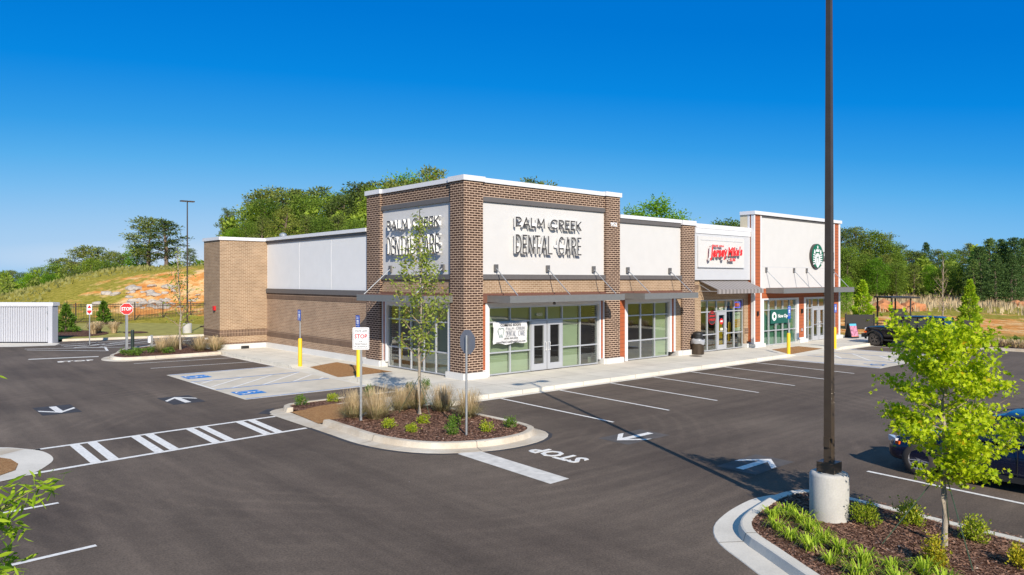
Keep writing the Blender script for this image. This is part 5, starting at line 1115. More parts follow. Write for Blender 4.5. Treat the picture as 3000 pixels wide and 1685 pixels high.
# lilies of the near bed
lil = [(-6.75, -16.62), (-7.01, -16.98), (-6.0, -16.38), (-6.18, -16.72), (-6.45, -17.0), (-7.20, -17.36), (-6.78, -17.35), (-7.0, -17.72), (-7.5, -17.80), (-7.16, -18.1), (-7.64, -18.25), (-6.30, -16.30), (-7.05, -18.42), (-6.9, -18.78), (-7.4, -18.62), (-8.0, -18.4), (-7.7, -18.8), (-7.2, -19.1)]
protos = []
for k in range(3):
    r3 = random.Random(50+k); t_ = thing('daylily', 'clump of arching lime green daylily blades in the near right bed', 'plant', (0, 0, 0), 0, 'daylily clumps in the near right bed')
    tuft(r3, 72, 0.20, 0.24, 0.019, arch=0.95).build('blades', M['lily'], t_)
    mb = MB(); tuft(r3, 12, 0.12, 0.2, 0.02, mb, 0, 0.9); mb.build('dead_blades', M['straw'], t_); protos.append(t_)
for i, (x, y) in enumerate(lil):
    o = protos[i] if i < 3 else copy_tree(protos[i % 3]); o.location = (x, y, 0.125); o.rotation_euler = (0, 0, rnd.uniform(0, 6)); s = rnd.uniform(0.8, 1.15); o.scale = (s, s, s*rnd.uniform(0.9, 1.1))
lab = ['dense green shrub just right of the concrete lamp base', 'taller shrub by the kerb between the lamp base and the maple', 'shrub by the kerb right of the maple trunk', 'golden yellow shrub in front of the maple trunk', 'shrub cut by the right edge of the near bed']
for i, ((x, y), m_, h) in enumerate(zip([(-5.5, -17.42), (-4.93, -17.87), (-4.98, -18.81), (-6.45, -18.78), (-5.66, -19.6)], ['shrub_lime', 'shrub', 'shrub', 'shrub_gold', 'shrub_gold'], [0.36, 0.42, 0.36, 0.42, 0.32])):
    shrub_thing('shrub', lab[i], (x, y, 0.12), rnd, 1100, 0.21, h, 0.042, m_)
# centre island plants
gl = ['tan grass clump hard against the pedestrian sign post', 'largest tan grass clump right of the pedestrian sign post', 'tan grass clump left of the young tree trunk', 'darker grass clump behind the young tree trunk', 'thin brown grass clump left of the octagonal sign post', 'tan grass clump right of the octagonal sign post']
for i, ((x, y), s, h, dk) in enumerate(zip([(-6.98, -3.95), (-6.6, -4.55), (-5.35, -3.85), (-4.85, -3.95), (-4.55, -4.85), (-4.6, -6.1)], [1, 1.25, 1.0, 1.0, 0.9, 1.0], [0.8, 0.95, 0.75, 0.85, 0.85, 0.85], [0, 0, 0, 1, 1, 0])):
    t_ = thing('ornamental_grass', gl[i], 'grass clump', (x, y, 0.12), 0, 'tan ornamental grasses on the centre island')
    r3 = random.Random(70+i); tuft(r3, 460, h*0.98, 0.52*s, 0.008, arch=0.5, fan=0.5).build('plumes', M['straw'], t_); tuft(r3, 320, h*0.5, 0.54*s, 0.011, arch=0.7, fan=0.6).build('blades', M['strawgreen'], t_)
sh = [((-7.16, -1.06), 0.24, 0.30, 'shrub_dark', 'green shrub at the tip of the back mulch strip on the centre island'), ((-6.09, -1.08), 0.26, 0.24, 'shrub', 'yellow flecked low shrub in the back mulch strip'),
      ((-7.05, -5.9), 0.2, 0.22, 'shrub', 'low yellow green shrub right of the pedestrian sign post'), ((-6.9, -6.75), 0.2, 0.2, 'shrub', 'lowest yellow green shrub nearest the island kerb'),
      ((-6.0, -5.95), 0.2, 0.22, 'shrub', 'yellow green shrub at the foot of the young tree'), ((-6.3, -7.62), 0.23, 0.26, 'shrub_dark', 'greener shrub just left of the octagonal sign post'),
      ((-5.65, -6.9), 0.24, 0.3, 'shrub_dark', 'green shrub behind the octagonal sign post'), ((-5.4, -7.95), 0.22, 0.26, 'shrub', 'yellow green shrub right of the octagonal sign post'),
      ((-4.62, -8.0), 0.22, 0.28, 'shrub_dark', 'sprawling shrub at the right nose of the centre island'), ((-4.75, -1.0), 0.24, 0.34, 'shrub_dark', 'dark shrub behind the tan grasses near the side parking'),
      ((-3.2, -1.1), 0.22, 0.34, 'shrub_dark', 'shrub in the back strip left of the young tree'), ((-2.55, -1.1), 0.2, 0.4, 'shrub_dark', 'shrub in the back strip right of the young tree')]
for (x, y), r_, h, m_, l_ in sh: shrub_thing('shrub', l_, (x, y, 0.12), rnd, 620, r_*0.85, h*1.1, 0.042, m_)
# rear left bed
for i, (x, y) in enumerate([(-5.35, 19.3), (-4.2, 20.9), (-3.5, 18.9), (-2.9, 18.4)]):
    t_ = thing('ornamental_grass', ['straw clump beside the utility post', 'straw clump behind the slim rear tree', 'wide straw clump near the brick corner', 'straw clump touching the brick corner'][i], 'grass clump', (x, y, 0.12), 0, 'straw grasses in the rear left bed')
    r3 = random.Random(90+i); tuft(r3, 300, 0.85, 0.6, 0.016, arch=0.5, fan=0.5).build('plumes', M['straw'], t_); tuft(r3, 180, 0.5, 0.65, 0.018, arch=0.6, fan=0.6).build('blades', M['strawgreen'], t_)
for i, (x, y) in enumerate([(-7.2, 18.9), (-6.9, 18.4), (-6.4, 19.8), (-5.9, 19.5), (-5.2, 18.7)]):
    shrub_thing('shrub', ['leftmost low shrub of the rear left bed', 'low shrub in front of the rear stop sign', 'low shrub beside the dark green post', 'low shrub between the dark green post and utility post', 'low shrub at the foot of the utility post'][i], (x, y, 0.12), rnd, 260, 0.3, 0.32, 0.08, 'shrub_dark', 'low shrubs in the rear left bed')
# mulch chips
def chips(poly, n, z, seed, s=0.025, fine=1.0):
    r3 = random.Random(seed); xs = [p[0] for p in poly]; ys = [p[1] for p in poly]; mb = MB()
    def inside(x, y):
        c = False; j = len(poly)-1
        for i in range(len(poly)):
            if (poly[i][1] > y) != (poly[j][1] > y) and x < (poly[j][0]-poly[i][0])*(y-poly[i][1])/(poly[j][1]-poly[i][1])+poly[i][0]: c = not c
            j = i
        return c
    k = 0
    while k < n:
        x, y = r3.uniform(min(xs), max(xs)), r3.uniform(min(ys), max(ys))
        if not inside(x, y): continue
        k += 1; a = r3.uniform(0, 3.14); u = Vector((math.cos(a), math.sin(a), r3.uniform(-.3, .3))); v = Vector((-math.sin(a), math.cos(a), r3.uniform(-.5, .5))); L = s*r3.uniform(0.5, 1.5); W = s*0.35*r3.uniform(0.6, 1.4); c = Vector((x, y, z+r3.uniform(0.002, 0.015)))
        mb.face([c-u*L-v*W, c+u*L-v*W, c+u*L*0.8+v*W, c-u*L+v*W])
    return mb
M['chips'] = leafmat('mulch_chips', (0.05, 0.022, 0.014, 1), (0.27, 0.15, 0.10, 1), (0.55, 0.42, 0.33, 1), 0.0, 0.95)
tag(chips([(x+0.12, y-0.1) for x, y, _ in smooth(r_path)[2:]], 15000, 0.135, 1).build('mulch_chips', M['chips']), kind='stuff')
tag(chips([(x, y) for x, y, _ in smooth(c_path)]+[(-6, -3.8), (-7.2, -3.9)], 9000, 0.13, 2, 0.028).build('mulch_chips', M['chips']), kind='stuff')
tag(tuft(random.Random(1), 1, 0.01, 0.01, 0.001).build('leaf_litter', M['straw']), kind='stuff') if False else None

def at(px, d):   # ground position at a bearing and depth
    q = Vector((-17.37, -22.42, 0))+FW*d+RT*((px*3000/2576-1500)/2155*d); return q.x, q.y
# conical evergreens
def cone_mesh(seed, h, r, n, ls, pts=None):
    r3 = random.Random(seed); mb = MB()
    for _ in range(n):
        f = r3.random()**1.3; z = h*f; rr = r*(1-f**1.7)*(0.80+0.2*math.sin(z*7+seed))*math.sqrt(r3.uniform(0.25, 1)); a = r3.uniform(0, 6.283)
        p = Vector((rr*math.cos(a), rr*math.sin(a), z+0.05)); add_leaf(mb, p, Vector((math.cos(a), math.sin(a), r3.uniform(0.1, 1.0)))+Vector((r3.uniform(-.5, .5),)*3), ls*r3.uniform(0.6, 1.3), 'oval', r3)
    return mb
def cone_tree(label, loc, seed, h, r, n, ls, mat):
    t_ = thing('conical_evergreen', label, 'evergreen', loc); cone_mesh(seed, h, r, n, ls).build('foliage', M[mat], t_); MB().tube([(0, 0, -0.1), (0, 0, h*0.8)], [0.07, 0.02], 6).build('trunk', M['bark_brown'], t_)
cone_tree('conical green evergreen at the end of the white metal enclosure', (-5.95, 40.6, 0.1), 1, 1.95, 0.85, 1500, 0.22, 'shrub_dark')
cone_tree('conical green evergreen in front of the picket fence', (-1.0, 51.6, 0.05), 2, 1.9, 0.65, 1100, 0.25, 'shrub_dark')
cone_tree('bright lime conical tree behind the black screen panels', (*at(2170, 61), H(*at(2170, 61))), 3, 3.9, 1.15, 3600, 0.22, 'conifer')
cone_tree('bright lime conical tree beyond the right kerb', (*at(2440, 63), H(*at(2440, 63))), 4, 3.9, 1.0, 3600, 0.22, 'conifer')
for i, (x, y) in enumerate([(-4.4, 38.0), (-3.5, 37.2), (-4.9, 36.9)]):
    t_ = thing('ornamental_grass', ['pale grass clump beside the left conical evergreen', 'pale grass clump right of the narrow red sign', 'pale grass clump behind the narrow red sign'][i], 'grass clump', (x, y, 0.1)); tuft(random.Random(120+i), 240, 0.9, 0.6, 0.04, arch=0.5).build('plumes', M['straw'], t_)
# planting along the right kerb
mb = MB(); r3 = random.Random(31)
for k in range(46):
    y = -3.5-k*0.42; x = 32.1+r3.uniform(-0.6, 1.2); n0 = len(mb.v); tuft(r3, 70, 0.5, 0.45, 0.03, mb)
    for i in range(n0, len(mb.v)): mb.v[i] = (mb.v[i][0]+x, mb.v[i][1]+y, mb.v[i][2]+0.1)
tag(mb.build('grass_bed', M['straw']), kind='stuff')
for i, (x, y) in enumerate([(33.2, -5.6), (34.0, -8.0), (33.6, -9.6), (34.2, -10.6)]): shrub_thing('shrub', ['low shrub right of the maple crown at the far kerb', 'small reddish shrub in the far kerb bed', 'round green shrub in the far kerb bed', 'green shrub at the right edge of the far kerb bed'][i], (x, y, 0.1), rnd, 260, 0.32, 0.6, 0.12, 'shrub_dark')
# dry field grass
mb = MB(); r3 = random.Random(33)
for k in range(15000):
    d = r3.gauss(98, 13); l = r3.uniform(18, 95)
    if d < 76: continue
    p = Vector((-17.37, -22.42, 0))+FW*d+RT*l
    hh = r3.uniform(0.3, 0.9); a = r3.uniform(0, 3.14); s = Vector((math.cos(a), math.sin(a), 0))*r3.uniform(0.04, 0.12); z = H(p.x, p.y)
    mb.face([(p.x-s.x, p.y-s.y, z-0.05), (p.x+s.x, p.y+s.y, z-0.05), (p.x+s.x*0.4+0.1, p.y+s.y*0.4, z+hh)])
tag(mb.build('dry_grass', M['straw']), kind='stuff')
mb = MB(); r3 = random.Random(34)
for k in range(9000):
    d = r3.uniform(62, 100); l = r3.uniform(-70, 6); p = Vector((-17.37, -22.42, 0))+FW*d+RT*l
    if p.y < 58-p.x*0.3: continue
    q = p-Vector((8.5, 61, 0))
    if math.exp(-(q.dot(RT)/15)**2-(q.dot(FW)/7)**2) > 0.4: continue
    hh = r3.uniform(0.12, 0.4); a = r3.uniform(0, 3.14); s = Vector((math.cos(a), math.sin(a), 0))*r3.uniform(0.1, 0.3); z = H(p.x, p.y)
    mb.face([(p.x-s.x, p.y-s.y, z-0.05), (p.x+s.x, p.y+s.y, z-0.05), (p.x, p.y, z+hh)])
tag(mb.build('hill_grass', M['grassy']), kind='stuff')

# ------------------------------------------------------------------ forest
def forest_proto(kind, seed):
    """unit-ish tree of height 10"""
    r3 = random.Random(seed); cr = MB(); tr = MB()
    tr.tube([(0, 0, -0.5), (r3.uniform(-.2, .2), r3.uniform(-.2, .2), 5), (r3.uniform(-.4, .4), r3.uniform(-.4, .4), 9)], [0.24, 0.17, 0.05], 7)
    cl = []
    if kind == 'pine':
        for k in range(34):
            f = (k+r3.random())/34; z = 3.2+6.6*f; rr = 2.3*math.sin(math.pi*min(1, 0.18+0.74*f))**0.9*r3.uniform(0.75, 1.25); a = k*2.4+r3.uniform(-.4, .4); R0 = rr*r3.uniform(0.35, 1.0); c = Vector((R0*math.cos(a), R0*math.sin(a), z)); cl.append((c, r3.uniform(0.55, 0.95), 0.45)); tr.tube([(0, 0, z-0.6), tuple(c)], [0.06, 0.02], 4)
    elif kind == 'tallpine':
        for k in range(26):
            f = (k+r3.random())/26; z = 3.9+5.9*f; rr = 2.0*math.sin(math.pi*min(1, 0.22+0.7*f))*r3.uniform(0.7, 1.25); a = k*2.4+r3.uniform(-.4, .4); R0 = rr*r3.uniform(0.3, 1.05); c = Vector((R0*math.cos(a), R0*math.sin(a), z)); cl.append((c, r3.uniform(0.5, 0.85), 0.4)); tr.tube([(0, 0, z-0.7), tuple(c)], [0.06, 0.02], 4)
    elif kind == 'cedar':
        for k in range(60):
            f = (k+r3.random())/60; z = 0.6+9.2*f; rr = 2.2*(1-f)**0.75+0.15; a = k*2.4; R0 = rr*r3.uniform(0.45, 1.0); cl.append((Vector((R0*math.cos(a), R0*math.sin(a), z)), r3.uniform(0.45, 0.8)*(1.1-0.5*f), 0.5))
    else:
        for k in range(44):
            f = (k+r3.random())/44; z = 1.8+7.8*f; rr = 2.6*math.sin(math.pi*min(1, 0.2+0.72*f))**0.8*r3.uniform(0.8, 1.2); a = k*2.4+r3.uniform(-.4, .4); R0 = rr*r3.uniform(0.35, 1.0); cl.append((Vector((R0*math.cos(a), R0*math.sin(a), z)), r3.uniform(0.7, 1.1), 0.75))
            if k % 3 == 0: tr.tube([(0, 0, z-1), tuple(cl[-1][0])], [0.06, 0.02], 4)
    for c, r_, fl in cl:
        for _ in range(int(190*r_+25)):
            p = c+Vector((r3.gauss(0, 1)*r_*0.5, r3.gauss(0, 1)*r_*0.5, r3.gauss(0, 1)*r_*fl*0.5))
            d = (p-c)+Vector((r3.uniform(-.4, .4), r3.uniform(-.4, .4), r3.uniform(-.2, .6))); add_leaf(cr, p, d, r3.uniform(0.12, 0.30), 'oval', r3)
    return cr, tr
PR_ = {}
KM = {'pine': ('pine', 'pine_tree'), 'tallpine': ('pine', 'pine_tree'), 'cedar': ('pine_blue', 'cedar_tree'), 'decid': ('decid', 'leafy_tree'), 'bright': ('bright', 'leafy_tree')}
for kind in KM:
    for v_ in range(2):
        cr, tr = forest_proto('decid' if kind == 'bright' else kind, hash_ := (sum(map(ord, kind))+v_*17)); a = cr.build('crown', M[KM[kind][0]]); b = tr.build('trunk', M['bark_brown']); PR_[(kind, v_)] = (a.data, b.data); bpy.data.objects.remove(a); bpy.data.objects.remove(b)
def ftree(kind, x, y, top, label, group=None, wide=1.0, z=None, v_=None):
    v_ = rnd.randrange(2) if v_ is None else v_; z = H(x, y) if z is None else z; t_ = thing(KM[kind][1], label, 'tree', (x, y, z), rnd.uniform(0, 6), group); s = (top-z)/10.0; t_.scale = (s*wide, s*wide, s)
    for nm, me in zip(('crown', 'trunk'), PR_[(kind, v_)]): o = bpy.data.objects.new(nm, me); COL.objects.link(o); o.parent = t_
    return t_
def topz(py, d): return 4+(820-py*3000/2576)/2155*d
def row(lst, label, group, wide=1.0):
    for kind, px, py, d in lst: x, y = at(px, d); ftree(kind, x, y, topz(py, d), label, group, wide)
# singled-out trees
for kind, px, py, d, l_, wd_2 in [
    ('tallpine', 372, 545, 104, 'left of the two tallest pines above the grassy hill', 1.5), ('tallpine', 418, 550, 102, 'right of the two tallest pines above the grassy hill, its bare trunk showing', 1.6),
    ('bright', 345, 612, 106, 'bright green tree at the left foot of the two tallest pines', 1.2), ('pine', 478, 625, 104, 'dark pine between the distant lamp post and the brick corner', 1.0), ('bright', 500, 655, 92, 'low bright tree just left of the brick corner', 1.0),
    ('pine', 572, 525, 98, 'lone ragged pine rising over the brick corner of the low wing', 0.65), ('tallpine', 1088, 418, 118, 'thin topped tree poking up just left of the corner pillar', 0.8),
    ('bright', 1650, 500, 92, 'broad bright green tree over the roof of the middle shop', 1.2), ('pine', 1350, 452, 92, 'tree top just showing over the front roof edge', 1.2),
    ('decid', 1835, 553, 110, 'dark tree low over the sandwich shop roof', 1.5), ('cedar', 2330, 610, 122, 'pointed cedar breaking the skyline right of the lamp post', 0.9), ('bright', 2128, 700, 70, 'lime tree right beside the coffee shop corner', 1.0),
    ('tallpine', 2440, 610, 125, 'flat topped pine on the right skyline', 1.0)]:
    x, y = at(px, d); ftree(kind, x, y, topz(py, d), l_, None, wd_2)
row([('pine', 210, 618, 112), ('pine', 245, 622, 118), ('pine', 285, 632, 114), ('pine', 180, 655, 120), ('decid', 140, 662, 122), ('pine', 150, 650, 128), ('decid', 95, 672, 130), ('pine', 310, 640, 112), ('decid', 230, 650, 106), ('decid', 270, 655, 106), ('pine', 190, 680, 105), ('decid', 60, 685, 135), ('bright', 125, 690, 110), ('bright', 75, 690, 118), ('pine', 30, 680, 140), ('decid', 5, 682, 140), ('pine', -30, 680, 130)],
    'pine or leafy tree of the wood along the crest left of the tall pines', 'trees along the left skyline', 1.35)
row([('pine', 655, 480, 104), ('pine', 690, 472, 108), ('decid', 665, 500, 98), ('pine', 735, 478, 104), ('tallpine', 745, 470, 112), ('decid', 770, 490, 100), ('pine', 800, 472, 108), ('decid', 830, 485, 104), ('pine', 860, 490, 100), ('bright', 880, 482, 112), ('pine', 905, 462, 108), ('tallpine', 925, 452, 112), ('decid', 950, 470, 100), ('bright', 1020, 440, 112), ('pine', 985, 452, 108), ('pine', 1050, 450, 104), ('decid', 640, 515, 98), ('decid', 1130, 470, 104)],
    'tree of the dense wood behind the low wing of the building', 'trees behind the low wing', 1.15)
row([('decid', 620, 560, 88), ('pine', 660, 545, 90), ('tallpine', 715, 520, 88), ('pine', 770, 540, 90), ('decid', 810, 545, 88), ('pine', 850, 540, 90), ('decid', 890, 550, 86), ('bright', 585, 575, 88), ('pine', 640, 590, 84), ('decid', 735, 590, 84)],
    'lower tree at the edge of the wood just above the low wing roof', 'lower trees above the low wing roof', 1.15)
row([('bright', 1595, 525, 98), ('bright', 1700, 545, 94), ('decid', 1575, 540, 90), ('decid', 1720, 560, 110)], 'green tree showing over the roof of the middle shop beside the broad one', 'trees over the middle shop')
row([('decid', 1805, 560, 112), ('decid', 1865, 558, 112)], 'dark tree top low over the sandwich shop roof edge', 'trees over the sandwich shop')
row([('pine', 2115, 575, 108), ('pine', 2150, 572, 112), ('decid', 2185, 580, 112), ('pine', 2215, 585, 112), ('decid', 2240, 605, 110), ('pine', 2265, 618, 118), ('decid', 2290, 630, 120), ('pine', 2310, 632, 118), ('pine', 2360, 628, 122), ('decid', 2390, 632, 118), ('pine', 2415, 628, 120), ('decid', 2135, 620, 104), ('decid', 2175, 640, 104), ('bright', 2205, 650, 102), ('decid', 2255, 660, 104), ('pine', 2300, 665, 106), ('bright', 2340, 668, 106), ('decid', 2380, 665, 104), ('pine', 2225, 640, 106), ('decid', 2410, 668, 106)],
    'tree of the mixed green wood right of the building', 'trees of the right hand wood', 1.15)
row([('cedar', 2465, 618, 100), ('cedar', 2490, 598, 102), ('cedar', 2520, 602, 102), ('cedar', 2550, 598, 100), ('cedar', 2575, 600, 102), ('cedar', 2600, 590, 104), ('cedar', 2450, 650, 96), ('cedar', 2505, 640, 94), ('cedar', 2545, 640, 94)],
    'dark cedar of the tall clump at the far right', 'dark cedars at the far right', 1.25)
# the mass of the wood behind and below them: nobody could count it
def woodmass(name, lst, mat, seed, ls=(0.4, 0.8)):
    r3 = random.Random(seed); mb = MB()
    for (px0, px1, d0, d1, py0, py1, n) in lst:
        for _ in range(n):
            f = r3.random(); px = px0+(px1-px0)*f; d = r3.uniform(d0, d1); x, y = at(px, d); zb = H(x, y); zt = topz(py0+(py1-py0)*f, d)-1.2+1.1*math.sin(px*0.09)+1.6*noise.noise(Vector((px*0.05, d*0.2, 0)))
            p = Vector((x, y, zb+(zt-zb)*math.sqrt(r3.random()))); add_leaf(mb, p, Vector((r3.uniform(-1, 1), r3.uniform(-1, 1), r3.uniform(-0.2, 1))), r3.uniform(*ls), 'oval', r3)
    return tag(mb.build(name, M[mat]), kind='stuff')
woodmass('woodland', [(-60, 340, 118, 128, 700, 668, 5000), (340, 520, 104, 112, 665, 660, 2500), (560, 940, 96, 106, 545, 520, 9000), (1560, 1730, 100, 106, 560, 560, 2200), (2100, 2460, 112, 122, 625, 665, 11000), (2440, 2640, 104, 112, 625, 625, 6000)], 'decid', 5)
woodmass('undergrowth', [(2105, 2640, 104, 110, 715, 715, 5000), (-60, 520, 108, 112, 700, 690, 3500), (560, 940, 92, 95, 575, 575, 3500)], 'pine', 6, (0.3, 0.6))
# the wood across the road behind the camera, seen in the windows
r3 = random.Random(77); mb = MB()
for _ in range(7000):
    a = r3.uniform(R_(170), R_(310)); d = r3.uniform(52, 62); x = -10+d*math.cos(a); y = -12+d*math.sin(a); h_ = 9+3*math.sin(a*14)+2*math.sin(a*37); add_leaf(mb, Vector((x, y, h_*math.sqrt(r3.random()))), Vector((r3.uniform(-1, 1), r3.uniform(-1, 1), 1)), r3.uniform(0.9, 1.7), 'oval', r3)
tag(mb.build('woodland_across_road', M['decid']), kind='stuff')

# ------------------------------------------------------------------ left background: enclosure, fence, rocks
en = thing('metal_enclosure', 'white ribbed metal enclosure with flat cap at the left edge', 'enclosure', (-8.3, 31.55, 0), math.atan2(RT.y, RT.x)-R_(1.5))
mb = MB(); n_ = 46
for i in range(n_):
    x0 = -7.2+i*0.15; mb.box(x0, x0+0.09, 0.0, 0.08, 0.08, 2.28); mb.box(x0+0.09, x0+0.15, 0.06, 0.08, 0.08, 2.28)
mb.build('ribbed_panel', M['ribbed'], en)
mb = MB(); mb.box(-7.3, 0.05, -0.08, 0.6, 2.36, 2.57); mb.build('roof_cap', M['coping'], en)
MB().box(-7.3, -0.3, -0.02, 0.1, 2.28, 2.357).build('header', M['ribbed'], en)
MB().box(-0.28, 0.0, -0.06, 0.12, 0.0, 2.357).build('corner_post', M['ribbed'], en); MB().box(-0.1, 0.0, 0.12, 0.5, 0.0, 2.357).build('side_wall', M['ribbed'], en)
for z in (0.9, 1.9): MB().box(-0.34, -0.27, -0.09, -0.06, z, z+0.12).build('hinge', M['galv'], en)
mb = MB(); mb.face([(-10.0, -3.4, 0.006), (-0.6, -2.6, 0.006), (1.2, -1.6, 0.006), (0.4, 0.1, 0.006), (-10, 0.1, 0.006)]); sl_ = mb.build('concrete_pad', M['kerb_new']); sl_.location = en.location; sl_.rotation_euler = en.rotation_euler; struct(sl_)
fe = thing('picket_fence', 'dark metal picket fence running below the orange hillside', 'fence', (-14, 58.2, 0))
A_, B_ = Vector((-14, 58.2, 0)), Vector((16, 47.2, 0)); dr = (B_-A_).normalized(); L_ = (B_-A_).length; mb = MB(); pk = MB(); n_ = int(L_/0.13)
for i in range(n_):
    p = dr*(i*0.13); pk.box(p.x-0.013, p.x+0.013, p.y-0.013, p.y+0.013, 0.08, 1.80)
pk.build('pickets', M['bronze'], fe)
for z in (0.18, 1.55, 1.72): MB().tube([(0, 0, z), tuple(dr*L_+Vector((0, 0, z)))], 0.028, 4).build('rail', M['bronze'], fe)
for i in range(0, int(L_/2.4)+1): p = dr*(i*2.4); MB().box(p.x-0.04, p.x+0.04, p.y-0.04, p.y+0.04, 0, 1.92).build('post', M['bronze'], fe)
r3 = random.Random(12)
def rock_mesh(seed, name='stone'):
    bm = bmesh.new(); bmesh.ops.create_icosphere(bm, subdivisions=2, radius=1)
    for v in bm.verts: k = 1+0.35*noise.noise(v.co*1.7+Vector((seed, 0, 0)))+0.15*noise.noise(v.co*5); v.co = Vector((v.co.x*k, v.co.y*k*0.8, v.co.z*k*0.45))
    me = bpy.data.meshes.new(name); bm.to_mesh(me); bm.free(); return me
import bmesh
RM = [rock_mesh(k*3.1) for k in range(4)]
for m_ in RM: m_.materials.append(M['rock'])
for i in range(60):
    px = r3.gauss(372, 34) if i < 44 else r3.uniform(240, 500); d = r3.uniform(72.5, 79) ; x, y = at(px, d); o = bpy.data.objects.new('boulder', RM[i % 4]); COL.objects.link(o); s = r3.uniform(0.25, 0.8)
    o.location = (x, y, H(x, y)+0.02); o.scale = (s, s, s*r3.uniform(0.6, 1.0)); o.rotation_euler = (r3.uniform(-.3, .3), r3.uniform(-.3, .3), r3.uniform(0, 6)); tag(o, 'pale grey boulder lying in the orange clay of the hillside', 'boulder', 'boulders on the clay hillside')

# ------------------------------------------------------------------ right background
def screen(x, y, w_, h_, rz, label):
    t_ = thing('screen_panel', label, 'screen', (x, y, H(x, y)), rz); MB().box(-w_/2, w_/2, -0.03, 0.03, 0.05, h_).build('panel', M['black'], t_)
    for s in (-1, 1): MB().box(s*w_/2-0.05, s*w_/2+0.05, -0.06, 0.06, 0, h_+0.06).build('post', M['black'], t_)
fa = math.atan2(RT.y, RT.x)
x, y = at(2163, 60); screen(x, y, 2.3, 1.2, fa, 'wide black screen panel below the left lime conical tree')
x, y = at(2263, 66); screen(x, y, 1.1, 1.25, fa, 'black screen panel behind the bare pale tree')
x, y = at(2437, 61); screen(x, y, 1.05, 0.75, fa, 'small black screen panel below the right lime conical tree')
x, y = at(2262, 62); t_ = thing('pavilion_frame', 'black steel pavilion frame with flat roof behind the parked off-road vehicle', 'pavilion', (x, y, H(x, y)), fa)
for a in (-0.62, 0.95):
    for b in (-0.06, 2.4): MB().box(a-0.05, a+0.05, b, b+0.10, 0, 2.5).build('post', M['black'], t_)
MB().box(-0.8, 1.6, -0.3, 2.7, 2.5, 2.64).build('roof', M['black'], t_)
def clay_heap(px, d, s, seed, label):
    x, y = at(px, d); bm = bmesh.new(); bmesh.ops.create_icosphere(bm, subdivisions=3, radius=1)
    for v in bm.verts: k = 1+0.4*noise.noise(v.co*1.9+Vector((seed, 0, 0)))+0.2*noise.noise(v.co*5+Vector((seed, 0, 0))); v.co = Vector((v.co.x*k*1.5, v.co.y*k, max(-0.2, v.co.z)*k*0.75))
    me = bpy.data.meshes.new('clay_heap'); bm.to_mesh(me); bm.free(); me.materials.append(M['claypile']); o = bpy.data.objects.new('clay_heap', me); COL.objects.link(o); o.location = (x, y, H(x, y)); o.scale = (s, s, s); tag(o, label, 'soil heap')
clay_heap(2232, 80, 1.5, 1, 'heap of orange clay left behind the pavilion frame'); clay_heap(2296, 80, 1.3, 4, 'heap of orange clay right behind the pavilion frame'); clay_heap(2562, 90, 0.9, 9, 'brown brush heap at the far right field edge')

